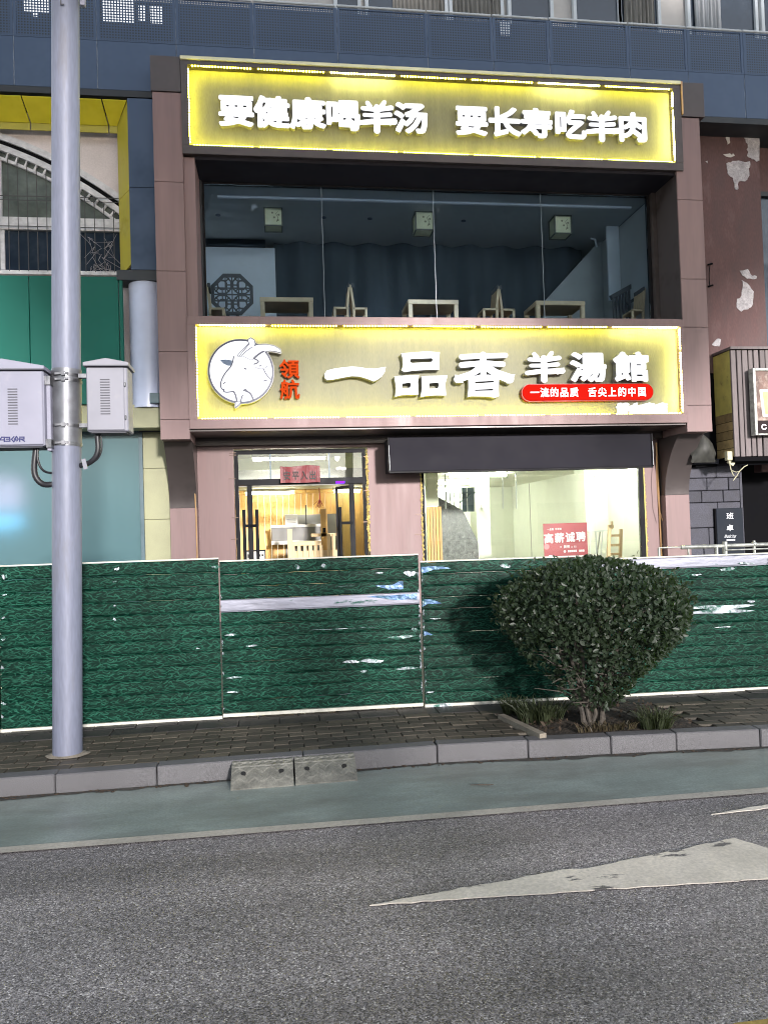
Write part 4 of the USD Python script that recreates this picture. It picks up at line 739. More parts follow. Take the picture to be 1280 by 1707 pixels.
def cabinet(px0, px1, ptop, pbot, peak, mat, label, vents, vx, Y0, depth, logo=False, hinges=False):
    t = thing('electrical_cabinet', label, 'cabinet', None)
    x0, x1 = X(px0, 660, Y0), X(px1, 660, Y0); zt, zb = Z((px0+px1)/2, ptop, Y0), Z((px0+px1)/2, pbot, Y0)
    body = obj('body', B(x0, x1, Y0, Y0+depth, zb, zt, .008), mat, t)
    obj('door', B(x0+.006, x1-(.022 if hinges else .006), Y0-.012, Y0+.001, zb+.008, zt-.008, .005), mat, t)
    pk = Z((px0+px1)/2, peak, Y0); xm = (x0+x1)/2
    g = Polygon([(x0-.012, zt+.001), (x1+.012, zt+.001), (x1+.012, zt+.026), (xm, pk), (x0-.012, zt+.026)])
    obj('roof', MB().poly_front(g, Y0-.03, depth+.05), mat, t)
    obj('drip_edge', B(x0-.012, x1+.012, Y0-.033, Y0-.029, zt-.002, zt+.006), 'slot_dark', t)
    vx0, vx1 = X(vx[0], 660, Y0), X(vx[1], 660, Y0)
    for py in np.linspace(vents[0], vents[1], vents[2]):
        z = Z((vx[0]+vx[1])/2, py, Y0)
        obj('vent_slot', B(vx0, vx1, Y0-.016, Y0-.010, z-.0035, z+.0035), 'slot_dark', t)
    if hinges:
        for py in (640, 695):
            z = Z(px1, py, Y0); obj('hinge', B(x1-.022, x1-.010, Y0-.018, Y0, z-.018, z+.012, .003), 'clamp_steel', t)
    obj('underside_plate', B(x0+.02, x1-.02, Y0+.02, Y0+depth-.02, zb-.008, zb-.001), 'slot_dark', t)
    return t, x0, x1, zb, zt
CYF = 5.66
cb1, c1x0, c1x1, c1zb, c1zt = cabinet(-62, 73, 617, 744, 599, 'cabinet_paint', 'larger white electrical cabinet with blue lettering, left of the grey post', (649, 707, 14), (14, 30), CYF, .24, logo=True)
cb2, c2x0, c2x1, c2zb, c2zt = cabinet(144, 213, 611, 719, 598, 'cabinet_grey', 'smaller white electrical cabinet on the right side of the grey post', (633, 690, 14), (168, 184), CYF, .20, hinges=True)
# blue maker's lettering: L A B O R with an atom-like O
lz, lh = Z(20, 736, CYF), .030
logo = []
lx = X(-2, 736, CYF)
for pts_ in ([(-.9, 1), (-.9, .05)], [(-.9, .05), (-.1, .05)], [(0, 0), (.8, 1)], [(.8, 1), (1.3, 1)], [(1.3, 1), (1.3, 0)], [(.5, .38), (1.3, .38)], [(1.6, .95), (2.4, .95)], [(2.4, .95), (2.4, .55)], [(1.75, .52), (2.4, .52)], [(2.45, .5), (2.45, .06)], [(1.6, .05), (2.45, .05)],
             [(3.3, 1.05), (2.8, .5)], [(2.8, .5), (3.25, -.1)], [(3.25, -.1), (3.75, .5)], [(3.4, .5), (3.85, 1.1)], [(3.85, 1.1), (4.2, .5)], [(4.2, .5), (3.9, .1)], [(4.5, 0), (4.5, .6)], [(4.5, .95), (5.4, .95)], [(5.4, .95), (5.4, .5)], [(4.5, .5), (5.4, .5)], [(4.85, .45), (5.5, 0)]):
    logo.append(LineString([(lx+a*lh*1.05, lz+b*lh) for a, b in pts_]).buffer(.0040, cap_style='square'))
obj('lettering', MB().poly_front(union_all(logo), CYF-.0142, .002), 'logo_blue', cb1, label='dark blue lettering LABOR')
for (bx, t_) in ((c1x1, cb1),):
    for py in (632, 738):
        z = Z(80, py, CYF); obj('bracket', MB().box(bx+.001, bx+.035, CYF+.03, CYF+.2, z-.03, z+.03).bar((bx+.02, CYF+.08, z), (PB[0]-.09, 5.76, z-.003), .018, .03), 'clamp_steel', t_)
    obj('side_flange', B(bx+.001, bx+.03, CYF+.05, CYF+.2, c1zb-.03, c1zt-.04, .004), 'cabinet_paint', t_)
for py in (622, 706):
    z = Z(140, py, CYF); obj('bracket', B(PB[0]+.15, c2x0-.001, CYF+.08, CYF+.13, z-.014, z+.014), 'clamp_steel', cb2)
def cable(pts, rad, label):
    P = np.array([at(px_, py_, Y_) for px_, py_, Y_ in pts]); t = np.linspace(0, len(P)-1, 40); i = np.arange(len(P))
    from scipy.interpolate import CubicSpline
    Q = CubicSpline(i, P)(t); th = 1+.06*np.sin(np.linspace(0, 120, 40))
    obj('cable', MB().tube(Q, rad*th, 10), 'black_rubber', smooth=True, label=label, cat='cable', group='black conduit cables at the post')
cable([(60, 742, 5.76), (58, 765, 5.76), (58, 790, 5.76), (68, 805, 5.77), (80, 808, 5.80), (97, 806, 5.82)], .021, 'thick black corrugated cable looping from the larger cabinet into the post')
cable([(64, 742, 5.74), (63, 765, 5.74), (70, 782, 5.75), (82, 788, 5.79), (97, 789, 5.82)], .0085, 'thin black cable inside the loop below the larger cabinet')
cable([(163, 718, 5.76), (163, 735, 5.76), (163, 752, 5.76), (156, 766, 5.77), (145, 773, 5.79), (130, 777, 5.82)], .019, 'thick black cable bending from the smaller cabinet into the post')
cable([(167, 722, 5.75), (170, 745, 5.75), (165, 762, 5.76), (152, 772, 5.78)], .005, 'thin black wire beside the thick cable below the smaller cabinet')
obj('cable_tag', MB().bar(at(139, 765, 5.74), at(143, 782, 5.73),   .028, .004), 'cabinet_grey', label='white paper tag on the cable at the right side of the post', cat='tag')

# ================================================================ the restaurant
FY, WY, PY_, GY = 13.0, 13.9, 14.1, 13.9        # front of piers and signs, upper window, lower wall, pilasters
rest_ = thing('restaurant_building', 'two-storey restaurant front clad in mauve metal with two lit yellow signs', 'building')
def R_(name, mesh, mat, smooth=False, parent=None, **k): return obj(name, mesh, mat, parent or rest_, smooth=smooth, **k)
ZB, ZT = 3.27, 9.66
# piers: cladding panels one above another with fine joints
def pier(x0, x1, cuts):
    for a, b in zip(cuts[:-1], cuts[1:]):
        R_('cladding_panel', B(x0, x1, FY, FY+.9, a+.003, b-.003, .004), 'mauve_mid' if a > 9.0 else 'mauve')
pier(-1.855, -1.385, [ZB, 3.60, 4.72, 6.06, 7.55, 9.06]); pier(7.345, 7.83, [ZB, 3.75, 5.17, 6.05, 7.5, 9.02])
R_('cladding_panel', B(-1.875, -1.39, FY-.02, FY+.5, 9.063, 9.66, .004), 'mauve_dark'); R_('cladding_panel', B(7.47, 7.93, FY-.02, FY+.5, 9.03, 9.66, .004), 'mauve_dark')
R_('cladding_panel', B(-1.384, -1.20, FY+.05, WY+.1, 5.32, 8.0, .004), 'mauve')
# corbels curving back under the piers, then the pilasters
def corbel(x0, x1):
    t = np.linspace(0, 1, 14); pts = [(FY+.02, ZB-.002)]
    pts += [(FY+.30+(GY-FY-.30)*math.sin(a*math.pi/2)**.8, ZB-.002-(1.09)*a) for a in t]; pts += [(GY+.2, ZB-1.092), (GY+.2, ZB-.002)]
    g = Polygon(pts); tm_ = trimesh.creation.extrude_polygon(g, x1-x0, engine='earcut'); v = np.array(tm_.vertices)
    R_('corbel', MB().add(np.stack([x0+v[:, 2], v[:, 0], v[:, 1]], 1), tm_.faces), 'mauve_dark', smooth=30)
    R_('pilaster', B(x0, x1, GY, GY+.25, PAVE, ZB-1.095, .004), 'mauve')
corbel(-1.855, -1.39); corbel(7.35, 7.835)
# lower wall with door and window openings
DX0, DX1, DZT = -.70, 1.62, 3.19
WX0, WX1, WZ0, WZ1 = 2.70, 6.92, .95, 3.30
ZH = 3.40
R_('wall_panel', B(-1.388, DX0-.05, PY_, PY_+.12, PAVE, ZH, .002), 'mauve')
R_('wall_panel', B(DX1+.055, WX0-.05, PY_, PY_+.12, PAVE, ZH, .002), 'mauve')
R_('wall_panel', B(WX1+.10, 7.34, PY_, PY_+.12, PAVE, ZH, .002), 'mauve')
R_('wall_panel', B(DX0-.048, DX1+.053, PY_, PY_+.12, DZT+.03, ZH, .002), 'mauve')
R_('wall_panel', B(WX0-.048, WX1+.098, PY_, PY_+.12, PAVE, WZ0-.03, .002), 'mauve')
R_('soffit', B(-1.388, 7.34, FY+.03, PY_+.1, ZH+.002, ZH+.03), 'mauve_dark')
R_('header_beam', B(-1.386, 7.338, PY_-.16, PY_-.002, 3.27, ZH), 'mauve_dark')  # dark strip put in for the shade below the sign
R_('conduit', MB().tube([(X(324, 755, GY), GY-.02, 3.2), (X(324.5, 800, GY), GY-.02, 2.5), (X(327, 850, GY), GY-.02, 2.0), (X(329, 932, GY), GY-.02, .9)], .012, 6), 'gold_trim', label='thin pale conduit beside the left pilaster')
R_('conduit', MB().tube([(7.30, PY_-.02, 3.2), (7.31, PY_-.02, 2.2), (7.32, PY_-.02, .8)], .02, 6), 'gold_trim')
R_('wire', MB().tube([at(1094, 760, 14.0), at(1094, 800, 13.95), at(1098, 845, 13.93), at(1104, 868, 13.93)], .006, 5), 'gold_trim')
# dark shutter box above the shop window
box_ = thing('shutter_box', 'long dark roller shutter box over the ground floor window', 'shutter box')
obj('casing', B(1.98, 6.86, 13.42, 14.0, 2.70, 3.30, .01), 'charcoal', box_)
obj('edge_rail', MB().box(1.965, 6.875, 13.40, 13.44, 2.672, 2.70).box(1.955, 1.98, 13.40, 13.44, 2.70, 3.30).box(6.86, 6.885, 13.40, 13.44, 2.70, 3.30), 'black_frame', box_)
obj('side_trim', B(6.872, 6.880, 13.393, 13.40, 2.72, 3.16), 'white_metal', box_)
obj('side_trim', B(1.972, 1.978, 13.393, 13.40, 2.72, 3.16), 'white_metal', box_)

# shop window
R_('window_frame', MB().box(WX0-.03, WX0+.012, PY_-.01, PY_+.06, WZ0, WZ1).box(WX1, WX1+.085, PY_-.02, PY_+.06, WZ0, WZ1).box(WX0+.012, WX1, PY_-.01, PY_+.05, WZ0-.028, WZ0+.015).box(WX0+.012, WX1, PY_-.01, PY_+.05, WZ1-.02, WZ1+.03), 'black_frame')
R_('window_pane', B(WX0+.013, WX1-.001, PY_+.02, PY_+.028, WZ0+.016, WZ1-.021), 'clear_pane')
def foam(x, z0, z1, w, seed, name='sealant_strip'):
    rr = np.random.default_rng(seed); n_ = int((z1-z0)/.022); z = np.linspace(z0, z1, n_)
    R_(name, MB().tube(np.stack([x+rr.normal(0, w*.16, n_), PY_-.004+rr.normal(0, .004, n_), z], 1), np.clip(rr.normal(w*.42, w*.2, n_), .004, w), 6), 'foam_yellow')
foam(WX0-.045, 1.0, 2.72, .035, 5); foam(WX1+.115, 1.0, 2.72, .03, 6); foam(DX1+.035, 1.3, 3.16, .055, 7)
R_('edge_strip', B(WX1+.087, WX1+.102, PY_-.03, PY_-.012, .95, 2.72), 'old_yellow')
tabs = MB()
for px_, py_ in ((388, 755), (388, 759), (387, 798), (392, 863), (391, 899), (611, 761), (612, 818), (611, 870), (698, 858), (697, 891), (1070, 862), (1072, 911), (1072, 880)):
    p = at(px_, py_, PY_-.012); tabs.bar(p-[.06, 0, 0], p+[.06, 0, .004], .012, .01)
R_('fixing_tab', tabs, 'bronze', label='small metal fixing tabs round door and window')

# glazed door with transom, stiles and pull handles
dy = PY_-.01
door = R_('door_frame', MB().box(DX0-.04, DX0+.03, dy, dy+.09, PAVE, DZT).box(DX1-.05, DX1+.005, dy, dy+.09, PAVE, DZT).box(DX0+.03, DX1-.05, dy, dy+.09, DZT-.07, DZT)
         .box(DX0+.03, DX1-.05, dy-.005, dy+.10, 2.555, 2.665), 'black_frame')
R_('transom_pane', B(DX0+.031, DX1-.051, dy+.03, dy+.038, 2.666, DZT-.071), 'clear_pane')
for px_ in (451, 549):
    x = X(px_, 780, PY_); R_('mullion', B(x-.018, x+.012, dy+.012, dy+.06, 2.667, DZT-.071), 'teal_frame')
def leaf_door(xs_, xh, name='door_leaf'):
    st = R_(name, B(xs_-.045, xs_+.045, dy+.02, dy+.07, PAVE, 2.554), 'black_frame')
    for xq in xh:
        R_('pull_handle', MB().tube([(xq, dy-.05, 1.0), (xq, dy-.05, 2.12)], .030, 10).bar((xq, dy-.05, 1.83), (xs_, dy+.03, 1.83), .05, .05), 'black_frame', parent=st, smooth=40)
leaf_door(X(417, 860, PY_), (X(407, 860, PY_), X(428.5, 860, PY_))); leaf_door(X(587.5, 860, PY_), (X(566.5, 860, PY_),))
p0, p1 = (1.12, 14.55), (1.36, 14.12)        # right leaf standing ajar into the room
mb = MB(); zt_ = 2.50
for za, zb_ in ((PAVE, zt_),):
    for (x, y) in (p0, p1): mb.box(x-.022, x+.022, y-.022, y+.022, PAVE+.02, zt_)
mb.bar((p0[0], p0[1], zt_), (p1[0], p1[1], zt_), .05, .04)
R_('open_leaf', mb, 'black_frame'); R_('leaf_pane', MB().bar((p0[0], p0[1], 1.3), (p1[0], p1[1], 1.3), 2.3, .008), 'leaf_glass')

# upper window recess
UX0, UX1, UZ0, UZ1 = -1.13, 7.20, 5.36, 7.94
R_('recess_head', B(-1.199, 7.34, FY+.06, WY+.15, UZ1+.03, 8.02), 'charcoal')
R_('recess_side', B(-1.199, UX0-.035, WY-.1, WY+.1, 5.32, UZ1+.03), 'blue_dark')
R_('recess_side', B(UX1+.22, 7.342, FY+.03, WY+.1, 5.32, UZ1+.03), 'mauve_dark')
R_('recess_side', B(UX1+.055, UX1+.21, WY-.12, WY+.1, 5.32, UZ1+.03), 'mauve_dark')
R_('upper_window_frame', MB().box(UX0-.033, UX0, WY-.03, WY+.05, 5.34, UZ1).box(UX1, UX1+.053, WY-.03, WY+.05, 5.34, UZ1).box(UX0-.033, UX1+.053, WY-.03, WY+.05, UZ1, UZ1+.028), 'black_frame')
R_('sill', B(-1.199, 7.342, FY+.06, WY+.05, 5.30, 5.335, .004), 'mauve')
ux = [UX0]+[X(p, 420, WY) for p in (538.5, 724.5, 904)]+[UX1]
for a, b in zip(ux[:-1], ux[1:]): R_('upper_pane', B(a+.004, b-.004, WY, WY+.010, 5.336, UZ1-.001), 'upper_pane')
for x in ux[1:-1]: R_('pane_joint', B(x-.0038, x+.0038, WY-.003, WY+.012, 5.337, UZ1-.002), 'pane_joint')
# body behind the front: floors, ceilings, room walls
R_('slab', B(-1.40, 7.35, WY+.16, 23.6, 3.42, 4.60), 'mauve_dark')
R_('upper_floor', B(-1.40, 7.35, WY+.06, 20.2, 4.602, 4.62), 'room_floor')
R_('upper_front_wall', B(-1.40, 7.35, WY+.055, WY+.14, 4.622, 5.33), 'mauve_dark')
R_('upper_ceiling', B(-1.40, 7.35, WY+.06, 20.2, 7.97, 8.05), 'upper_ceiling')
R_('roof_slab', B(-1.87, 7.84, 13.42, 20.4, 8.30, 9.15), 'blue_dark')
R_('upper_wall', B(-1.45, -1.40, WY+.06, 20.2, 4.63, 7.96), 'room_blue_white'); R_('upper_wall', B(7.352, 7.42, WY+.06, 20.2, 4.63, 7.96), 'upper_ceiling')
R_('upper_wall', B(-1.39, 7.35, 20.0, 20.2, 4.63, 7.96), 'upper_ceiling')
UB = 16.6                                   # back of the upper room: curtain, and a white wall at the left
R_('upper_wall', B(-1.39, X(459, 450, UB), UB, UB+.1, 4.63, Z(400, 412, UB), .003), 'room_blue_white')
sh = MB()
zt0, zt1 = Z(400, 411, UB), 7.96; n_ = 9
for k in range(n_):
    a = zt0+(zt1-zt0)*k/n_; sh.box(-1.39, X(442, 400, UB), UB-.10+.03*(k % 2), UB+.05, a+.006, zt0+(zt1-zt0)*(k+1)/n_-.006, .008)
R_('roller_shutter', sh, 'shutter_slat')
cx0, cx1 = X(459, 450, UB)-.02, X(975, 450, UB); t = np.linspace(0, 1, 260); V = []
for s in t:
    x = cx0+(cx1-cx0)*s; y = UB+.05+.085*math.sin(s*math.pi*2*9.3)+.02*math.sin(s*math.pi*2*4.1+1)
    V += [(x, y, 4.63), (x, y, 7.955)]
R_('curtain', MB().add(V, [(2*i, 2*i+2, 2*i+3, 2*i+1) for i in range(259)]), 'upper_curtain', smooth=True)
# right part of the upper room: stair wall and white partition
SY = 16.3
R_('stair_wall', MB().poly_front(Polygon([(X(896, 500, SY), 4.63), (7.34, 4.63), (7.34, 7.95), (X(1012, 380, SY), 7.95), (X(1000, 400, SY), Z(1000, 400, SY)), (X(905, 505, SY), Z(905, 505, SY))]), SY, .1), 'upper_ceiling')
R_('partition', B(X(1014, 450, 15.4), 7.34, 15.4, 15.46, Z(1014, 500, 15.4), Z(1014, 372, 15.4), .004), 'room_blue_white')
rail2 = thing('stair_railing', 'dark stair railing at the right end behind the upper window', 'railing')
def px3(px_, py_, Y_): return at(px_, py_, Y_)
obj('handrail', MB().bar(px3(1018, 496, 15.0), px3(1054, 476, 15.0), .09, .08), 'upper_oak_dark', rail2)
obj('handrail', MB().bar(px3(1045, 506, 14.8), px3(1072, 490, 14.8), .06, .06), 'upper_oak_dark', rail2)
for k in range(7):
    q = px3(1022+k*5.2, 494-k*2.9, 15.0); obj('baluster', B(q[0]-.018, q[0]+.018, 14.98, 15.02, 4.63, q[2]), 'upper_oak_dark', rail2)
q = px3(1064, 485, 14.7); obj('indicator', MB().tm(trimesh.creation.icosphere(2, .03).apply_translation(q)), 'letter_white', rail2, label='tiny bright light point')
q = px3(992, 405, 15.8); R_('wall_pipe', MB().tube([q+[-.1, 0, .10], q+[0, 0, .08], q+[.03, 0, -.08]], .02, 6), 'room_blue_white')
R_('ceiling_cove', B(UX0+.2, UX1-.05, WY+.5, WY+.56, 7.93, 7.968), 'room_blue_white')
for px_, py_ in ((539, 345), (616, 348), (363, 340), (772, 351)):
    q = at(px_, py_, 15.3); R_('ceiling_spot', MB().tube([(q[0], 15.3, 7.955), (q[0], 15.3, 7.969)], .05, 12), 'shutter_slat')

R_('flank_wall', B(-1.87, -1.46, GY+.26, 20.3, PAVE, 8.29), 'mauve_dark'); R_('flank_wall', B(7.43, 7.84, GY+.26, 20.3, PAVE, 8.29), 'mauve_dark'); R_('flank_wall', B(-1.455, -1.395, PY_+.1, 23.6, PAVE, 4.6), 'mauve_dark'); R_('flank_wall', B(7.345, 7.425, PY_+.1, 23.6, PAVE, 4.6), 'mauve_dark')
# lanterns hanging in the upper room
def lantern(px0, px1, py0, py1, Y_, rot, label):
    xa, xb = X(px0, (py0+py1)/2, Y_), X(px1, (py0+py1)/2, Y_); za, zb_ = Z((px0+px1)/2, py1, Y_), Z((px0+px1)/2, py0, Y_); w = (xb-xa)
    t = thing('square_lantern', label, 'lantern', None, loc=((xa+xb)/2, Y_+w/2, za), rotz=rot); h = zb_-za; e = w/2
    obj('paper_shade', B(-e+.012, e-.012, -e+.012, e-.012, .015, h-.015), 'lantern_paper', t)
    fr = MB()
    for sx in (-1, 1):
        for sy in (-1, 1): fr.box(sx*e-.012, sx*e+.012, sy*e-.012, sy*e+.012, 0, h)
        for z in (0.0, h-.022): fr.box(-e+.012, e-.012, sx*e-.011, sx*e+.011, z, z+.022).box(sx*e-.011, sx*e+.011, -e+.012, e-.012, z, z+.022)
    obj('frame', fr, 'lantern_frame', t)
    ink = MB()
    pts = [(.05, -.14), (.08, -.02), (.04, .08), (.09, .16)]
    for s in (-1, 1):
        ink.poly_front(stroke([(a*w*3.2+.02*w, h/2+b*h*1.9) for a, b in pts], .012, .006).intersection(sbox(-e+.02, .02, e-.02, h-.02)), -e+.0095, .002)
        for a, b in ((-.02, .10), (.12, .05), (.02, -.02), (.10, -.09)): ink.poly_front(Point(a*w*2.6, h/2+b*h*2).buffer(.018*w/.3, 4), -e+.0098, .002)
        break
    obj('ink_painting', ink, 'lantern_ink', t)
    obj('rod', MB().tube([(0, 0, h), (0, 0, h+.16)], .035, 8), 'black_frame', t)
    obj('canopy', MB().tube([(0, 0, 7.955-za), (0, 0, 7.969-za)], .09, 14), 'lantern_frame', t)
    obj('chain', MB().tube([(0, 0, h+.16), (0, 0, 7.955-za)], .008, 5), 'lantern_frame', t)
    return t
lantern(441, 470, 344, 376, 14.9, 0, 'cream square lantern hanging left behind the upper window')
lantern(693, 722, 351, 383, 14.9, 0, 'cream square lantern hanging in the middle of the upper window')
lantern(925, 952, 358, 389, 14.9, 0, 'cream square lantern hanging right behind the upper window')

def table(px0, px1, py, Y_, label):
    xa, xb = X(px0, py, Y_), X(px1, py, Y_); zt_ = Z((px0+px1)/2, py, Y_); t = thing('dining_table', label, 'table', None)
    obj('tabletop', B(xa, xb, Y_, Y_+.75, zt_-.085, zt_, .006), 'upper_oak', t)
    for x in (xa+.045, xb-.045):
        for y in (Y_+.045, Y_+.70): obj('leg', B(x-.04, x+.04, y-.04, y+.04, 4.62, zt_-.086, .005), 'upper_oak', t)
TY = 14.25
table(433, 522, 495, TY, 'oak dining table nearest the octagonal screen behind the upper window')
table(680, 764, 499, TY, 'oak dining table in the middle behind the upper window')
table(893, 975, 501, TY, 'oak dining table at the right behind the upper window')
def chair(px0, px1, py, Y_, label, back):
    xa, xb = X(px0, py, Y_), X(px1, py, Y_); zt_ = Z((px0+px1)/2, py, Y_); t = thing('dining_chair', label, 'chair', None); D = .42
    for x in (xa+.02, xb-.02):
        obj('leg', B(x-.022, x+.022, Y_, Y_+.044, 4.62, zt_ if True else 0, .004), 'upper_oak', t)
        obj('leg', B(x-.022, x+.022, Y_+D-.044, Y_+D, 4.62, zt_-.01, .004), 'upper_oak', t)
    obj('seat', B(xa, xb, Y_, Y_+D, zt_-.04, zt_, .006), 'upper_oak', t)
    obj('stretcher', B(xa+.04, xb-.04, Y_+.01, Y_+.035, zt_-.24, zt_-.20), 'upper_oak', t); obj('stretcher', B(xa+.04, xb-.04, Y_+.01, Y_+.035, zt_-.36, zt_-.325), 'upper_oak', t)
    bx = xb-.022 if back > 0 else xa+.022
    ht = .42
    for y in (Y_+.02, Y_+D-.02): obj('back_post', MB().bar((bx, y, zt_), (bx+.05*back, y, zt_+ht), .04, .036), 'upper_oak', t)
    for k in range(4):
        y = Y_+.08+k*(D-.16)/3; obj('back_slat', MB().bar((bx+.008*back, y, zt_+.02), (bx+.045*back, y, zt_+ht-.03), .022, .05), 'upper_oak', t)
    obj('back_rail', B(bx+.02*back+(.0 if back > 0 else -.02), bx+.02*back+.03, Y_, Y_+D, zt_+ht-.05, zt_+ht+.03, .005), 'upper_oak_dark', t)
    return t
CY1 = 14.2
chair(556, 581, 511, CY1, 'oak chair left of the back-to-back pair by the first pane joint', 1); chair(588, 612, 512, CY1, 'oak chair right of the back-to-back pair by the first pane joint', -1)
chair(805, 830, 513, CY1, 'oak chair left of the back-to-back pair in the third pane', 1); chair(835, 858, 514, CY1, 'oak chair right of the back-to-back pair in the third pane', -1)
chair(1053, 1074, 515, CY1, 'oak chair at the far right corner of the upper window', 1)
chair(348, 374, 512, CY1, 'dark chair in front of the octagonal screen, far left', -1)
# octagonal lattice screen
oct_ = thing('lattice_screen', 'grey octagonal wooden lattice screen standing left behind the upper window', 'screen')
ox, oy, oz = X(387, 490, 14.9), 14.9, Z(387, 490, 14.9); ro = (X(424, 490, 14.9)-X(351, 490, 14.9))/2
octp = Polygon([(ox+ro*1.04*math.cos(math.pi/8+k*math.pi/4), oz+ro*1.04*math.sin(math.pi/8+k*math.pi/4)) for k in range(8)])
obj('frame', MB().poly_front(octp.difference(octp.buffer(-.06, join_style='mitre')), oy, .05), 'upper_oak_dark', oct_)
lines = []
c_ = ro*.52
for i in (-1, 1):
    for j in (-1, 1):
        q = Polygon([(ox+i*c_*.86+c_*.42*math.cos(math.pi/8+k*math.pi/4), oz+j*c_*.86+c_*.42*math.sin(math.pi/8+k*math.pi/4)) for k in range(8)])
        lines.append(q.exterior.buffer(.013)); q2 = affinity.scale(q, 2.0, 2.0); lines.append(q2.exterior.buffer(.013))
        for k in range(4): a = k*math.pi/4; lines.append(LineString([(ox+i*c_*.86-c_*.84*math.cos(a), oz+j*c_*.86-c_*.84*math.sin(a)), (ox+i*c_*.86+c_*.84*math.cos(a), oz+j*c_*.86+c_*.84*math.sin(a))]).buffer(.011).difference(affinity.scale(q, .95, .95)))
for a in (-.3, 0, .3): lines += [LineString([(ox+a*ro, oz-ro), (ox+a*ro, oz+ro)]).buffer(.011), LineString([(ox-ro, oz+a*ro), (ox+ro, oz+a*ro)]).buffer(.011)]
obj('lattice', MB().poly_front(union_all(lines).intersection(octp.buffer(-.04)), oy+.012, .022), 'upper_oak_dark', oct_)
obj('foot', MB().box(ox-.12, ox-.06, oy, oy+.05, 4.62, oz-ro*.9).box(ox+.06, ox+.12, oy, oy+.05, 4.62, oz-ro*.9), 'upper_oak_dark', oct_)

# ---------------------------------------------------------------- the two lit signs
def light_sign(name, label, fx0, fx1, fz0, fz1, px0, px1, pz0, pz1, notches_top, mat, led_amp):
    t = thing(name, label, 'sign')
    D = .15; y0 = FY-.035
    fr = MB().box(fx0, fx1, y0, FY+D, pz1, fz1, .004).box(fx0, fx1, y0, FY+D, fz0, pz0, .004).box(fx0, px0, y0, FY+D, pz0, pz1).box(px1, fx1, y0, FY+D, pz0, pz1)
    obj('frame', fr, mat, t)
    edges = [px0]+notches_top+[px1]
    obj('back_panel', B(px0, px1, FY+.125, FY+.145, pz0, pz1), 'sign_gold', t)
    pitch = .047
    def strip(cells, m_): 
        mb = MB()
        for c in cells: mb.box(*c)
        obj('led_strip', mb, m_, t, kind='stuff')
    rr = np.random.default_rng(len(name))
    for a, b in zip(edges[:-1], edges[1:]):
        k = int((b-a-.14)/pitch); xs_ = [a+.065+i*(b-a-.14)/k for i in range(k+1)]
        amp = led_amp.get('top', {}).get(edges.index(a), 'led_yellow')
        strip([(x, x+.020, FY-.022, FY-.005, pz1-.016, pz1-.001) for x in xs_], amp)
        strip([(x, x+.020, FY-.022, FY-.005, pz0+.001, pz0+.016) for x in xs_], 'led_yellow')
    for side, x in (('left', px0), ('right', px1)):
        k = int((pz1-pz0-.1)/pitch); zs = [pz0+.05+i*pitch for i in range(k+1)]; zs = [z for z in zs if abs(z-(pz0+.72*(pz1-pz0))) > .03 or side == 'left']
        xa = x+.001 if side == 'left' else x-.016
        strip([(xa, xa+.015, FY-.022, FY-.005, z, z+.020) for z in zs], led_amp.get(side, 'led_yellow'))
    return t
def chars(t, text, pts, zc, w, h, bold, y=FY+.025, mat='letter_white', edge='letter_edge', depth=.09, gl=None):
    for ch, x in zip(text, pts):
        g = (gl or {}).get(ch)
        g = affinity.translate(affinity.scale(g, w/200, h/200, origin=(0, 0)), x, zc) if g is not None else char_at(ch, x, zc, w, h, bold)
        o = obj('character', MB().poly_front(g, y, .004), mat, t)
        obj('character_side', MB().poly_front(g.buffer(-.0005), y+.0045, depth), edge, o)
UPX0, UPX1, UPZ0, UPZ1 = -1.27, 7.32, 8.17, 9.525
nt = [X(p, 130+.0385*(p-425), 13.06) for p in (424, 545, 662, 779, 890, 1001)]
up = light_sign('upper_sign', 'upper lit yellow sign with white characters above the big window', -1.384, 7.468, 8.02, 9.60, UPX0, UPX1, UPZ0, UPZ1, nt, 'mauve_dark',
                {'top': {2: 'led_white', 3: 'led_yellow', 5: 'led_white'}, 'right': 'led_white'})
obj('top_lip', B(-1.384, 7.468, FY-.06, FY+.05, 9.602, 9.66, .004), 'cream_trim', up)
obj('side_lip', B(7.47, 7.50, FY-.06, FY+.02, 9.05, 9.655, .004), 'gold_trim', up)
zc = Z(540, 188, FY)
def cx(pairs, py): return [X((a+b)/2, py, FY) for a, b in pairs]
STY = {}
def sc(strokes, polys=()): return union_all([stroke(*s) for s in strokes]+list(polys)).buffer(2).buffer(-2)
# sheep character drawn with the brush forms of the sign
STY['羊'] = sc([([(-52, 84), (-40, 62)], 24, 30), ([(44, 92), (28, 64)], 24, 30), ([(-78, 48), (0, 42), (82, 58)], 26, 30), ([(-70, 6), (0, 6), (74, 14)], 24, 28), ([(-92, -44), (-30, -34), (30, -34), (96, -30)], 30, 40), ([(0, 60), (0, 0), (-2, -92)], 32, 36)], [Polygon([(80, -14), (112, -8), (98, -44), (70, -56)])])
U1 = cx([(366, 422), (425, 481), (485, 541), (546, 597), (601, 656), (659, 712)], 185)
U2 = cx([(762, 812), (816, 867), (871, 920), (926, 976), (979, 1029), (1032, 1079)], 200)
chars(up, '要健康喝羊汤', U1, zc, .61, .55, 8, gl=STY)
chars(up, '要长寿吃羊肉', U2, zc, .60, .54, 8, gl=STY)

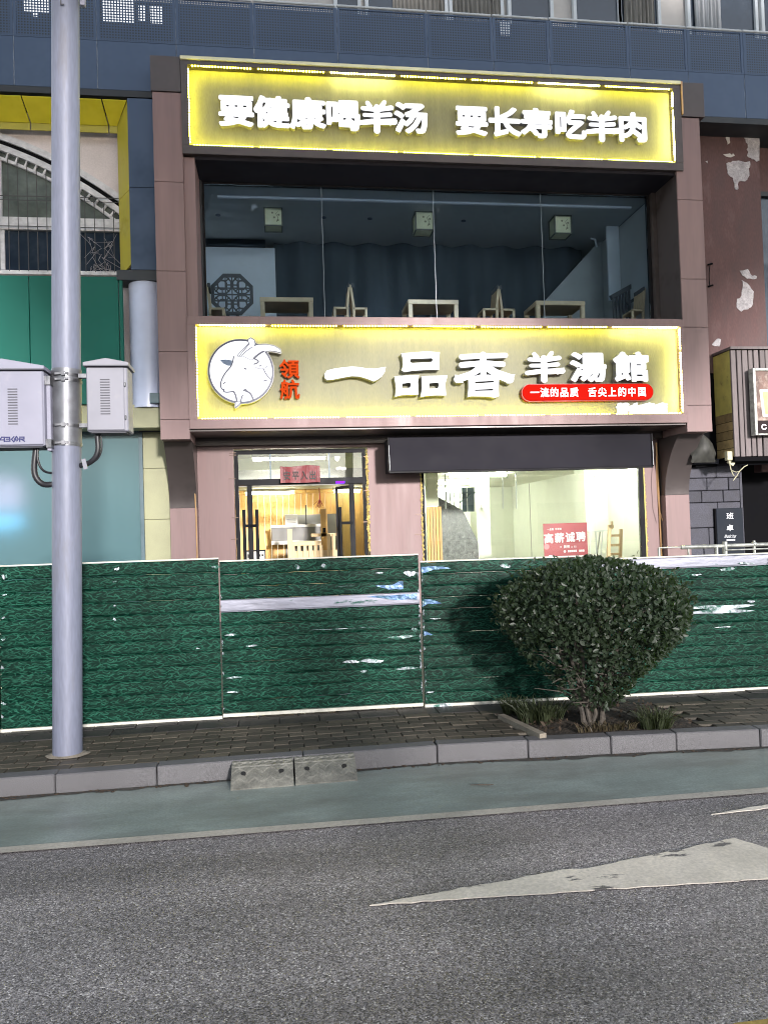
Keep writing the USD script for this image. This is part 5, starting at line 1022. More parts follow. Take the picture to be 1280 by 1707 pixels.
LPX0, LPX1, LPZ0, LPZ1 = -1.25, 7.27, 3.60, 5.165
nt2 = [X(p, 550, 13.06) for p in (447, 566, 682, 795, 905, 1013)]
lo = light_sign('lower_sign', 'lower lit yellow sign with goat emblem and large white restaurant name', -1.384, 7.344, 3.435, 5.30, LPX0, LPX1, LPZ0, LPZ1, nt2, 'mauve',
                {'top': {0: 'led_white', 6: 'led_white'}, 'right': 'led_white'})
S4 = 1280/330.0
def sp(pts, k=S4, ox_=540, oy_=570): return [(X(ox_+a/k, oy_+b/k, FY), Z(ox_+a/k, oy_+b/k, FY)) for a, b in pts]
def spoly(pts, holes=(), **k): return Polygon(sp(pts, **k), [sp(h, **k) for h in holes]).buffer(.012).buffer(-.012)
def big(g):
    o = obj('character', MB().poly_front(g, FY-.03, .004), 'letter_white', lo); obj('character_side', MB().poly_front(g.buffer(-.0005), FY-.0255, .14), 'letter_edge', o)
big(spoly([(3, 208), (18, 186), (60, 175), (120, 166), (180, 160), (230, 164), (280, 173), (330, 174), (398, 162), (392, 195), (372, 225), (345, 245), (320, 256), (280, 240), (230, 225), (180, 222), (120, 232), (60, 244), (20, 248), (5, 235)]))
big(union_all([spoly([(497, 75), (560, 70), (660, 62), (747, 68), (742, 110), (744, 180), (640, 183), (570, 188), (518, 196), (500, 185), (510, 150), (508, 110)], [[(558, 112), (695, 106), (702, 116), (695, 130), (570, 138), (556, 132)]]),
     spoly([(453, 222), (520, 219), (612, 216), (605, 260), (610, 340), (560, 343), (500, 345), (458, 355), (465, 300)], [[(505, 270), (555, 264), (560, 275), (555, 297), (505, 302)]]),
     spoly([(628, 222), (700, 220), (797, 218), (782, 270), (787, 347), (720, 346), (660, 350), (622, 358), (632, 300)], [[(680, 268), (735, 264), (742, 275), (735, 300), (680, 304)]])]))
def bs(pts, w0, w1=None): return stroke(sp(pts), w0*.0028, (w1 or w0)*.0028, 12)
xiang = union_all([bs([(888, 98), (1010, 92), (1170, 88)], 34, 32), bs([(888, 150), (1030, 138), (1155, 145)], 36, 32), bs([(1026, 85), (1028, 215)], 40), bs([(1012, 165), (950, 212), (862, 243)], 40, 46),
     bs([(1050, 165), (1110, 205), (1195, 238)], 44, 60), spoly([(1185, 212), (1232, 209), (1212, 262), (1180, 270)]), spoly([(860, 214), (842, 214), (858, 262), (900, 266)]), spoly([(930, 215), (1130, 212), (1126, 300), (1128, 352), (1100, 362), (1060, 354), (950, 352), (926, 358), (932, 300)])])
for h in ([(972, 258), (1095, 252), (1096, 262), (976, 270)], [(975, 310), (1090, 304), (1092, 315), (972, 318)], [(960, 224), (1008, 198), (1010, 212), (985, 218)], [(1052, 196), (1085, 216), (1050, 212)]): xiang = xiang.difference(Polygon(sp(h)))
big(xiang)
ZC2 = Z(970, 611, FY)
chars(lo, '羊', [X(906, 611, FY)], ZC2, .66, .52, 7, y=FY-.03, depth=.14, gl=STY)
chars(lo, '湯館', cx([(946, 1013), (1021, 1083)], 611), ZC2-.01, .68, .54, 8.0, y=FY-.03, depth=.14)
chars(lo, '領航', [X(483, 630, FY)]*1, Z(483, 614, FY), .34, .33, 4, mat='letter_orange', edge='letter_edge_red')
chars(lo, '航', [X(483, 647, FY)], Z(483, 648, FY), .34, .33, 4, mat='letter_orange', edge='letter_edge_red')
cz = Z(979, 653.5, FY); ca, cb_ = X(884, 653, FY), X(1076, 653, FY)
cap = LineString([(ca, cz), (cb_, cz)]).buffer(.142)
o = obj('capsule', MB().poly_front(cap, FY-.005, .02), 'letter_red', lo, label='red capsule with the white slogan')
obj('capsule_edge', MB().poly_front(cap.buffer(.012), FY+.016, .10), 'letter_edge_red', o)
sl = [X(891+16.4*k, 653, FY) for k in range(5)]+[X(987+16.5*k, 653, FY) for k in range(6)]
for ch, x in zip('一流的品质舌尖上的中国', sl): obj('slogan_character', MB().poly_front(char_at(ch, x, cz, .165, .175, 5.5), FY-.009, .0035), 'letter_white', o)
for k, ch in enumerate('博山南店'):
    x = X(1040+21.5*k, 679, FY); obj('character', MB().poly_front(char_at(ch, x, Z(1040, 680, FY), .205, .19, 8), FY-.004, .12), 'letter_white', lo)
# goat emblem
E_ = dict(k=1280/180.0, ox_=340, oy_=550)
def ep(pts): return sp(pts, **E_)
def eline(pts, w=.011):
    q = np.array(ep(pts)); 
    from scipy.interpolate import CubicSpline
    if len(q) > 2: q = CubicSpline(np.arange(len(q)), q)(np.linspace(0, len(q)-1, 6*len(q)))
    return LineString(q).buffer(w, cap_style='round')
(cxx, czz), = ep([(440, 490)]); rad_ = (X(340+830/E_['k'], 620, FY)-X(340+52/E_['k'], 620, FY))/2
disc = Point(cxx, czz).buffer(rad_, 48); inner = Point(cxx, czz).buffer(rad_*.945, 48)
horn2 = Polygon(ep([(450, 300), (490, 250), (560, 205), (640, 182), (740, 178), (830, 195), (895, 235), (900, 262), (860, 250), (780, 240), (710, 255), (650, 285), (600, 335), (560, 350)])).buffer(.004)
horn1 = Polygon(ep([(405, 305), (470, 235), (540, 160), (528, 120), (555, 102), (590, 125), (600, 170), (570, 205), (500, 245), (445, 305)])).buffer(.004)
chin = Polygon(ep([(380, 850), (440, 850), (415, 880), (378, 912)]))
white = union_all([inner, horn1, horn2, chin])
em = obj('emblem', MB().poly_front(white, FY-.012, .006), 'letter_white', lo, label='round white emblem with a horned goat head')
dark = union_all([disc, horn1.buffer(.016), horn2.buffer(.014), chin.buffer(.014)])
obj('emblem_side', MB().poly_front(dark.buffer(.010), FY-.004, .12), 'letter_edge', em)
ring = union_all([disc.difference(inner), horn1.buffer(.013).difference(horn1), horn2.buffer(.009).difference(horn2), chin.buffer(.012).difference(chin)]).difference(union_all([horn1, horn2, chin]))
face = union_all([eline([(352, 318), (345, 360), (320, 430), (270, 490), (225, 560), (200, 630), (205, 685), (240, 715)]), eline([(240, 705), (235, 725), (260, 738), (310, 735), (350, 732)]), eline([(350, 732), (375, 775), (390, 850)], .014),
     eline([(425, 302), (480, 235), (540, 165)], .007), eline([(450, 305), (500, 255), (570, 205)], .007), eline([(705, 255), (640, 295), (590, 340)], .016), eline([(590, 340), (645, 375), (595, 405)], .012), eline([(610, 440), (660, 460), (710, 455), (750, 430)], .005),
     eline([(710, 470), (745, 535), (800, 590)], .009), eline([(435, 855), (445, 810), (458, 775)], .011), eline([(470, 715), (500, 725), (545, 750), (570, 790), (590, 830)], .014), eline([(490, 708), (505, 725)], .016), eline([(710, 605), (745, 595)], .010), eline([(235, 635), (255, 620)], .009), eline([(482, 458), (500, 464)], .012), eline([(655, 428), (680, 424)], .010)])
obj('goat_outline', MB().poly_front(union_all([face, ring]), FY-.0165, .004), 'ring_grey', em)
ear = Polygon(ep([(190, 355), (260, 350), (335, 362), (320, 425), (285, 425), (230, 400)]))
obj('goat_ear', MB().poly_front(ear, FY-.0162, .0038), 'ear_grey', em)

# ---------------------------------------------------------------- ground floor rooms
FZ = PAVE+.02; CZ = 3.36
R_('floor', B(-1.38, 7.34, PY_+.13, 23.5, PAVE, FZ), 'room_floor')
R_('ceiling', B(-1.38, 2.02, PY_+.13, 19.8, CZ, CZ+.04), 'room_white'); R_('ceiling', B(2.13, 7.29, PY_+.5, 23.4, 2.93, 2.97), 'room_white')
BW = 17.4                                   # timber-lined back of the door room
xw = -1.36
while xw < 2.0:
    w = .135; R_('wall_board', B(xw+.002, xw+w-.002, BW-.02+.004*r.uniform(-1, 1), BW+.03, FZ, 2.98), 'pale_wood'); xw += w
R_('cornice', B(-1.36, 2.05, BW-.12, BW-.021, 2.56, 2.64, .006), 'pale_wood'); R_('wall_top', B(-1.36, 2.05, BW-.02, BW+.03, 2.985, CZ), 'room_cream')
R_('room_wall', B(-1.39, -1.362, PY_+.13, BW+.03, FZ, CZ), 'room_cream'); R_('room_wall', B(2.03, 2.12, PY_+.9, 23.4, FZ, CZ), 'room_cream')
nb = R_('niche', B(X(475, 860, BW-.06), X(560, 860, BW-.06), BW-.06, BW-.022, FZ, Z(500, 858, BW-.06)), 'board_grey')
hood = thing('range_hood', 'grey metal range hood with white duct on the timber back wall', 'range hood')
hx0, hx1 = X(454, 885, 16.9), X(534, 885, 16.9)
obj('canopy', MB().poly_front(Polygon([(hx0, Z(494, 902, 16.9)), (hx1, Z(494, 900, 16.9)), (hx1-.02, Z(494, 879, 16.9)), (hx0-.02, Z(494, 878, 16.9))]), 16.85, .45), 'board_grey', hood)
obj('lip', MB().box(hx0-.03, hx1+.03, 16.82, 16.86, Z(494, 903, 16.9)-.05, Z(494, 901, 16.9)).box(hx0-.04, hx1+.02, 16.82, 16.86, Z(494, 879, 16.9), Z(494, 876, 16.9)+.02), 'card_white', hood)
obj('duct', B(X(475, 860, 16.9), X(496, 860, 16.9), 16.92, 17.2, Z(485, 877, 16.9), Z(485, 857, 16.9), .004), 'card_white', hood)
for k in range(3): obj('notice_line', B(X(478, 860, 16.9), X(493, 860, 16.9), 16.914, 16.919, Z(485, 871.5-k*3, 16.9)-.006, Z(485, 871.5-k*3, 16.9)+.006), 'board_grey', hood)
# timber counter with low rail of posts
counter = thing('service_counter', 'pale timber counter rail with small square openings inside the door', 'counter')
Yc = 15.6
xa, xb, xc_ = X(487, 900, Yc), X(536, 900, Yc), X(566, 900, Yc)
zc0, zc1 = Z(520, 902, Yc), Z(520, 911, Yc)
obj('top_board', MB().box(xa, xb, Yc, Yc+.4, zc1+.02, zc0, .004).box(X(520, 892, Yc), xc_, Yc+.3, Yc+.36, Z(540, 891, Yc)-.04, Z(540, 889, Yc)), 'pine', counter)
obj('front_board', B(xa, xc_, Yc+.03, Yc+.06, FZ, Z(520, 918, Yc)), 'pine', counter)
for px_ in (488, 498, 508, 517, 526, 535, 548, 556, 566): obj('post', B(X(px_, 900, Yc)-.035, X(px_, 900, Yc)+.035, Yc, Yc+.03, FZ, zc1+.02 if px_ < 540 else Z(540, 890, Yc), .004), 'pine', counter)
obj('post', B(X(483, 890, Yc)-.05, X(487, 890, Yc), Yc-.03, Yc+.03, FZ, Z(484, 882, Yc), .004), 'pine', counter); obj('post', B(X(535, 880, 15.9), X(546, 880, 15.9), 15.9, 15.98, FZ, Z(540, 848, 15.9), .004), 'pale_wood', counter)
obj('switch_box', B(X(538, 885, 15.85), X(543, 885, 15.85), 15.85, 15.898, Z(540, 888, 15.85), Z(540, 880, 15.85)), 'black_frame', counter)
frame_ = thing('picture_frame', 'small dark framed board behind the door at lower left', 'frame')
obj('frame', B(X(408, 925, 15.3), X(443, 925, 15.3), 15.3, 15.33, FZ, Z(425, 917, 15.3)), 'black_frame', frame_); obj('board', B(X(410, 925, 15.3), X(441, 925, 15.3), 15.29, 15.299, FZ, Z(425, 919.5, 15.3)), 'card_white', frame_)
for k, px_ in enumerate((413, 420, 431, 436)): obj('mark', B(X(px_, 925, 15.3), X(px_+3, 925, 15.3), 15.285, 15.289, Z(px_, 930-k, 15.3), Z(px_, 924, 15.3)), 'ink_dark', frame_)
def tube_(px0, px1, py, Y_, label, z=None, m_='tube_light', top=None):
    xa, xb = X(px0, py, Y_), X(px1, py, Y_); z = z or CZ-.06; t = thing('ceiling_tube_light', label, 'tube light', None)
    obj('tube', MB().tube([(xa, Y_, z), (xb, Y_, z)], .03, 8), m_, t); obj('housing', B(xa-.02, xb+.02, Y_-.05, Y_+.05, z+.034, (top or CZ)-.001), 'card_white', t)
def tube_px(px0, px1, py, label, z=2.87, top=2.93):
    Y_ = (z-EYE)/((at((px0+px1)/2, py, 10)[2]-EYE)/10.0); tube_(px0, px1, py, Y_, label, z, 'tube_light_bright' if px0 > 700 else 'tube_light', top)
R_('bulkhead', B(-1.36, 2.02, 15.5, 15.54, 2.62, 2.95), 'board_grey'); R_('low_ceiling', B(-1.36, 2.02, 15.545, BW-.13, 2.65, 2.68), 'room_cream')
tube_px(410, 490, 822, 'tube light over the timber room, seen left through the door', 2.56, 2.645); tube_px(556, 600, 819, 'tube light at the right edge of the doorway', 2.56, 2.645)
tube_px(422, 542, 765, 'long tube light seen through the transom above the red banner', 3.13, CZ)
tube_px(750, 843, 793, 'frontmost of three tube lights behind the shop window'); tube_px(717, 800, 805.5, 'second of three tube lights behind the shop window'); tube_px(712, 768, 816, 'farthest and shortest tube light behind the shop window')
tube_px(960, 1050, 776, 'tube light above the shop window poster, hidden by the shutter box')
for px_, y0_, y1_, m_ in ((509, 815, 842, 'pale_wood'), (509.5, 842, 875, 'ink_dark'), (532, 813, 832, 'letter_edge_red')):
    obj('hanging_cord', MB().tube([at(px_, y0_, 14.8), at(px_+.6, (y0_+y1_)/2, 14.8), at(px_+1, y1_, 14.8)], .011, 6), m_, label={'pale_wood': 'upper pale hanging cord in the doorway', 'ink_dark': 'lower dark end of the hanging cord in the doorway', 'letter_edge_red': 'red tasselled cord hanging in the doorway'}[m_], cat='cord')
tas = MB(); q = at(533, 832, 14.8)
for k in range(12): tas.tube([q, q+[r.normal(0, .05), r.normal(0, .03), -r.uniform(.08, .2)]], .004, 4)
obj('tassel', tas, 'red_paper', label='frayed red tassel at the end of the cord in the doorway', cat='tassel')
ban = thing('door_banner', 'red paper banner with dark characters stuck above the door', 'banner')
bx0, bx1, bz0, bz1 = X(467, 790, 13.98), X(533.5, 790, 13.98), Z(500, 804.5, 13.98), Z(500, 776.5, 13.98)
V = []; nb_ = 16
for i in range(nb_+1):
    s = i/nb_; V += [(bx0+(bx1-bx0)*s, 13.99+.006*math.sin(s*17), bz0+.004*math.sin(s*9)), (bx0+(bx1-bx0)*s, 13.985+.008*math.sin(s*13+1), bz1+.012*math.sin(s*7+3))]
obj('sheet', MB().add(V, [(2*i, 2*i+2, 2*i+3, 2*i+1) for i in range(nb_)]), 'red_paper', ban)
for k, ch in enumerate('安平入出'): obj('character', MB().poly_front(char_at(ch, bx0+(bx1-bx0)*(.17+.215*k), (bz0+bz1)/2-.02, .135, .17, 2), 13.968, .003), 'ink_dark', ban)
sen = thing('door_sensor', 'violet glowing sensor over the right door leaf', 'sensor')
q = at(567, 803, 14.06); obj('lens', B(q[0]-.085, q[0]+.085, 14.045, 14.08, q[2]-.03, q[2]+.012, .012), 'indicator_violet', sen)
stk = MB(); q = at(562, 765, 14.09); stk.poly_front(Polygon([(q[0]-.05, q[2]+.05), (q[0]+.05, q[2]+.05), (q[0]+.045, q[2]-.01), (q[0], q[2]-.055), (q[0]-.045, q[2]-.01)]), 14.09, .004)
q = at(568, 781, 14.09); stk.poly_front(union_all([Point(q[0]+a, q[2]+b).buffer(.03, 5) for a, b in ((-.06, 0), (-.02, .012), (.03, -.004), (.07, 0))]), 14.09, .004)
obj('torn_sticker', stk, 'card_white', label='torn white sticker remains on the right transom pane', cat='sticker')

# window room: pale walls, columns, slatted wood, slab and pipes in place of glass reflections
R_('room_wall', B(2.13, 7.29, 23.41, 23.5, FZ, CZ), 'room_white'); R_('room_wall', B(7.30, 7.339, PY_+.13, 23.5, FZ, CZ), 'room_white')
R_('column', B(X(976, 850, 16.4), X(1021, 850, 16.4), 16.4, 17.0, FZ, 2.929, .004), 'room_white'); R_('column', B(X(795, 870, 17.6), X(817, 870, 17.6), 17.6, 18.2, FZ, 2.929, .004), 'room_white')
R_('wall_joint', B(7.292, 7.299, (yj := 7.3/((X(884, 860, 10))/10))-.02, yj+.02, FZ, 2.92), 'board_grey')
for k in range(5):
    xa = X(712, 870, 15.4)+k*.062; R_('timber_slat', B(xa, xa+.05, 15.4, 15.46, FZ, Z(720, 845, 15.4)), 'pale_wood')
R_('timber_cap', B(X(711, 835, 15.41), X(731, 835, 15.41), 15.41, 15.5, Z(720, 844, 15.41), 2.92), 'room_cream')
slab = MB().poly_front(Polygon([(X(731, 900, 16.6), FZ), (X(797, 900, 16.6), FZ), (X(797, 905, 16.6), Z(797, 905, 16.6)), (X(775, 858, 16.6), Z(775, 858, 16.6)), (X(770, 850, 16.6), Z(770, 850, 16.6)), (X(731, 850, 16.6), Z(731, 828, 16.6))]), 16.6, .06)
R_('stone_slab', slab, 'stone_slab')  # solid stand-in for a reflection in the shop window
fr_ = thing('pipe_frame', 'bluish pipes and sheet standing in for reflections in the shop window', 'frame')
obj('glass_sheet', B(X(770, 830, 17.0), X(791, 830, 17.0), 17.0, 17.01, Z(780, 853, 17.0), Z(780, 813, 17.0)), 'teal_frame', fr_)
for px_, y0_, y1_, Y_ in ((744, 820, 850, 16.9), (750, 820, 852, 16.9), (757, 820, 855, 16.9), (767, 820, 853, 16.9), (790, 812, 853, 16.9), (778, 812, 853, 16.9), (837.5, 788, 848, 16.0), (860, 788, 848, 16.0), (742, 790, 848, 16.2)):
    obj('pipe', MB().tube([at(px_, y0_, Y_), at(px_+.8, y1_, Y_)], .014, 6), 'white_metal', fr_)
obj('brace', MB().tube([at(765, 838, 16.88), at(778, 830, 16.88), at(790, 822, 16.88)], .016, 6).tube([at(768, 822, 16.88), at(800, 820, 16.88)], .014, 6), 'teal_frame', fr_)
for px_, py_, Y_, lab in ((994, 800, 16.38, 'white wall socket box with loose wire on the white column'), (803, 843, 17.58, 'small switch box on the narrow back column')):
    q = at(px_, py_, Y_); s = .09 if px_ > 900 else .05; t = thing('wall_box', lab, 'wall box'); obj('box', B(q[0]-s*.6, q[0]+s*.6, Y_-.03, Y_+.019, q[2]-s, q[2]+s, .006), 'card_white', t); obj('wire', MB().tube([q+[-.12, -.02, s*1.1], q+[-.04, -.03, s*.9], q+[0, -.034, s*.2]], .006, 5), 'board_grey', t)
pos = thing('recruitment_poster', 'red recruitment poster with large white characters inside the shop window', 'poster')
PYY = 14.30; bx0, bx1 = X(906, 900, PYY), X(979, 900, PYY); bz1_ = Z(940, 872, PYY); bz0_ = Z(940, 935, PYY)-.25
obj('sheet', B(bx0, bx1, PYY, PYY+.006, bz0_, bz1_), 'poster_red', pos)
W_ = bx1-bx0
for k, ch in enumerate('高薪诚聘'): obj('character', MB().poly_front(char_at(ch, bx0+W_*(.115+.245*k), Z(940, 896, PYY)+.01*(k-1.5)*.6, .195, .195, 6), PYY-.004, .003), 'poster_white', pos)
for k, ch in enumerate('一品香羊汤馆'): obj('small_character', MB().poly_front(char_at(ch, bx0+W_*(.11+.052*k+(.02 if k > 2 else 0)), Z(940, 881.5, PYY), .04, .045, 3), PYY-.003, .002), 'poster_white', pos)
for k, ch in enumerate('厨师'): obj('small_character', MB().poly_front(char_at(ch, bx0+W_*(.48+.075*k), Z(950, 911, PYY), .056, .062, 4), PYY-.003, .002), 'poster_white', pos)
t4 = meshkit.text_mesh('(4', .03); v4 = t4.vertices; obj('small_character', MB().add(np.stack([bx0+W_*.61+v4[:, 0], PYY-.003+0*v4[:, 0]-v4[:, 2]*.5, Z(950, 913, PYY)+v4[:, 1]], 1), t4.faces), 'poster_white', pos)
obj('small_character', MB().poly_front(char_at('名', bx0+W_*.70, Z(950, 911.5, PYY), .038, .042, 2), PYY-.003, .002), 'poster_white', pos)
t4 = meshkit.text_mesh(')', .03); v4 = t4.vertices; obj('small_character', MB().add(np.stack([bx0+W_*.735+v4[:, 0], PYY-.003-v4[:, 2]*.5, Z(950, 913, PYY)+v4[:, 1]], 1), t4.faces), 'poster_white', pos)
bl = MB()
for k in range(9):
    if k != 5: bl.box(bx0+W_*(.54+.043*k), bx0+W_*(.54+.043*k+.033), PYY-.003, PYY-.001, Z(950, 920.5, PYY), Z(950, 917, PYY))
bl.poly_front(Point(bx0+W_*.47, Z(950, 919, PYY)).buffer(.024), PYY-.003, .002).box(bx0+W_*.37, bx0+W_*.40, PYY-.003, PYY-.001, Z(950, 912, PYY), Z(950, 910.5, PYY))
bl.poly_front(union_all([Point(bx0+W_*a, Z(950, 931, PYY)+b).buffer(c_) for a, b, c_ in ((.08, 0, .05), (.14, .03, .05), (.21, .02, .05), (.26, -.02, .04))]).intersection(sbox(bx0+.005, 0, bx1, 5)), PYY-.003, .002)
obj('print', bl, 'poster_white', pos); obj('pink_dot', MB().poly_front(Point(bx0+W_*.06, Z(950, 910, PYY)).buffer(.055).intersection(sbox(bx0+.002, 0, bx1, 5)), PYY-.0025, .002), 'poster_pink', pos)
lad = thing('wooden_ladder', 'wooden stepladder leaning in the right corner of the shop window', 'ladder'); LY = 15.0
obj('stile', MB().bar(at(1013, 945, LY), at(1016, 875, LY), .06, .05), 'pine', lad); obj('stile', MB().bar(at(1033, 945, LY+.1), at(1035, 882, LY+.1), .06, .05), 'pine', lad)
for py_ in (893, 909, 924, 940): obj('rung', MB().bar(at(1014, py_, LY+.03), at(1034, py_-.5, LY+.08), .05, .045), 'pine', lad)
obj('crossbar', MB().bar(at(1014, 878, LY), at(1022, 877.5, LY), .06, .05).bar(at(1019.5, 882, LY), at(1019.5, 869, LY), .04, .04), 'pine', lad)
clo = thing('drying_frame', 'light metal frame with thin bars between poster and ladder', 'frame')
obj('top_bar', MB().bar(at(981, 887, 15.5), at(1012, 884, 15.5), .03, .03), 'white_metal', clo)
for a, b, c_ in ((985, 887, 982), (993, 886, 995), (1000, 886, 993), (1004, 885, 1001)): obj('bar', MB().bar(at(a, b, 15.5), at(c_, 940, 15.5), .022, .022), 'white_metal' if a != 1000 else 'board_grey', clo)
sill_ = MB()
for k in range(14):
    x = X(r.uniform(730, 890), 930, 14.4); s = r.uniform(.02, .07); sill_.box(x, x+s*1.6, 14.3+r.uniform(0, .3), 14.45, .97, .97+s*.8, .004)
obj('window_clutter', sill_, 'pine', label='timber offcuts and rubbish lying along the inner window sill', cat='offcuts', kind='stuff')
R_('inner_sill', B(WX0, WX1, PY_+.13, PY_+.5, .93, .965), 'pine')

# ================================================================ blue building over and beside the restaurant
BY = 13.3
blue = thing('office_block', 'blue-panelled upper storey with perforated parapet above the restaurant', 'building')
sx = [-6.8, -5.45, -4.11, -2.78, -1.48, -.17, 1.28, 2.89, 4.09, 5.15, 6.68, 7.83, 8.96, 10.2, 11.4]
ZB0, ZB1, ZB2 = 9.23, 10.065, 10.87
for i, (a, b) in enumerate(zip(sx[:-1], sx[1:])):
    dz = r.normal(0, .004)
    obj('solid_panel', B(a+.006, b-.006, BY, BY+.05, ZB0, ZB1-.004, .003), 'blue_panel', blue)
    obj('perforated_panel', MB().add([(a+.05, BY+.006, ZB1+.02), (b-.05, BY+.006, ZB1+.02), (b-.05, BY+.006, ZB2-.02), (a+.05, BY+.006, ZB2-.02)], [(0, 1, 2, 3)]), 'perforated', blue)
    obj('panel_rim', MB().box(a+.004, a+.05, BY, BY+.03, ZB1, ZB2).box(b-.05, b-.004, BY, BY+.03, ZB1, ZB2).box(a+.05, b-.05, BY, BY+.03, ZB1, ZB1+.02).box(a+.05, b-.05, BY, BY+.03, ZB2-.02, ZB2), 'blue_panel', blue)
    obj('joint_seal', MB().box(b-.0055, b+.0055, BY+.010, BY+.03, ZB0+.02, ZB2-.03), 'joint_pale', blue)
    obj('rail', MB().tube([(a, BY+.0, ZB2+.035+dz), (b-.03, BY+.0, ZB2+.03+dz)], .022, 8), 'white_metal', blue, smooth=40)
obj('soffit', B(-6.8, -1.86, BY, BY+1.6, ZB0-.11, ZB0-.003), 'blue_dark', blue); obj('soffit', B(7.95, 11.4, BY, BY+1.6, ZB0-.11, ZB0-.003), 'blue_dark', blue)
obj('backing_wall', B(-6.8, 11.4, BY+.9, BY+.95, ZB0, 11.40), 'blue_dark', blue)
obj('floor_slab', B(-6.8, 11.4, BY+.06, BY+.9, ZB0+.02, ZB0+.1), 'blue_dark', blue)
# lit rooms glimpsed through the perforations at the left
for px0, px1, y0_, y1_ in ((40, 80, -6, 22), (170, 222, -6, 31), (231, 242, 2, 27), (250, 270, 2, 30), (55, 62, 20, 30)):
    yy = BY+.85; obj('lit_window', B(X(px0, 10, yy), X(px1, 10, yy), yy, yy+.03, Z(150, y1_, yy), Z(150, y0_, yy)), 'lit_window', blue)
for px0, px1, y0_, y1_ in ((833, 851, 36, 58),): yy = BY+.85; obj('lit_window', B(X(px0, 45, yy), X(px1, 45, yy), yy, yy+.03, Z(840, y1_, yy), Z(840, y0_, yy)), 'white_metal', blue)
# windows of the storey above
UY = 14.6
obj('upper_wall', B(-6.8, 11.4, UY+.12, UY+.3, 10.4, 13.6), 'wall_pale', blue)
def xw_(px_): return X(px_, 30, UY)
for a, b in ((560, 600), (612, 745), (752, 838), (850, 921), (959, 1034), (1034, 1100), (1149, 1262), (1272, 1400)):
    fr = obj('window_frame', MB().box(xw_(a)-.03, xw_(a)+.035, UY, UY+.1, 10.9, 13.2).box(xw_(b)-.035, xw_(b)+.03, UY, UY+.1, 10.9, 13.2).box(xw_(a)+.035, xw_(b)-.035, UY, UY+.1, 10.9, 10.98), 'white_metal', blue)
    obj('glass', B(xw_(a)+.035, xw_(b)-.035, UY+.06, UY+.08, 10.98, 13.2), 'window_dark', fr)
def curt(a, b, mat, Y_, seed):
    rr = np.random.default_rng(seed); t = np.linspace(0, 1, 60); V = []
    for s in t: x = xw_(a)+(xw_(b)-xw_(a))*s; y = Y_+.03*math.sin(s*(b-a)*.9)+.012*math.sin(s*(b-a)*2.3+seed); V += [(x, y, 10.9), (x+.03*math.sin(s*9+seed), y, 13.2)]
    obj('curtain', MB().add(V, [(2*i, 2*i+2, 2*i+3, 2*i+1) for i in range(59)]), mat, blue, smooth=True)
curt(655, 742, 'curtain_grey', UY+.02, 1); curt(755, 836, 'curtain_grey', UY+.02, 2); curt(1041, 1093, 'curtain_grey', UY+.02, 3); curt(1160, 1203, 'curtain_pale', UY+.02, 4)

# ================================================================ neighbour on the left
nb = thing('left_neighbour_building', 'left neighbour shop with yellow framed recess, arched window and green panels', 'building')
def N_(name, mesh, mat, smooth=False, parent=None, **k): return obj(name, mesh, mat, parent or nb, smooth=smooth, **k)
# picture-frame bevel: soffit slopes in, jamb slopes in
zo, zi, xo, xi, xL = 9.06, 8.80, -2.31, -2.545, -6.0
jy = BY+.34
def quad(a, b, c, d, th=.02):
    P = np.array([a, b, c, d], float); n_ = np.cross(P[1]-P[0], P[3]-P[0]); n_ /= np.linalg.norm(n_); return MB().add(np.vstack([P, P+n_*th]), [(0, 1, 2, 3), (7, 6, 5, 4), (0, 4, 5, 1), (1, 5, 6, 2), (2, 6, 7, 3), (3, 7, 4, 0)])
cuts = [X(p, 185, BY+.1) for p in (39, 172)]
xs_ = [xL]+[X(-95, 185, BY+.1)]+cuts+[xo]
for a, b in zip(xs_[:-1], xs_[1:]):
    bi = b if b < xo else xi
    N_('yellow_soffit_panel', quad((a+.012, BY, zo), (a+.012+.04, jy, zi), (bi+.04-.012 if b < xo else xi, jy, zi), (b-.012, BY, zo)), 'yellow_lit')
    N_('yellow_header_panel', B(a+.05, (b+.028 if b < xo else xi), jy, jy+.02, zi-.135, zi-.004), 'yellow_shaded')
zj = Z(203, 322, BY+.15)
zjb = 6.17
N_('yellow_jamb_panel', quad((xo, BY, zo), (xo, BY, zj+.006), (xi, jy, zj-.04), (xi, jy, zi)), 'yellow_shaded'); N_('yellow_jamb_panel', quad((xo, BY, zj-.006), (xo, BY, zjb+.1), (xi, jy, zjb), (xi, jy, zj-.052)), 'yellow_shaded')
N_('blue_pilaster', B(xo+.003, -1.88, BY-.02, BY+.4, 7.57, 9.09, .004), 'blue_panel'); N_('blue_pilaster', B(xo+.003, -1.88, BY-.02, BY+.4, 6.17, 7.563, .004), 'blue_panel')
N_('pilaster_foot', B(xi, -1.885, BY-.01, BY+.42, 6.0, 6.166), 'blue_dark')
AY = 13.72
N_('beige_wall', B(-6.6, -2.40, AY+.10, AY+.3, 3.8, 9.05), 'beige_wall')
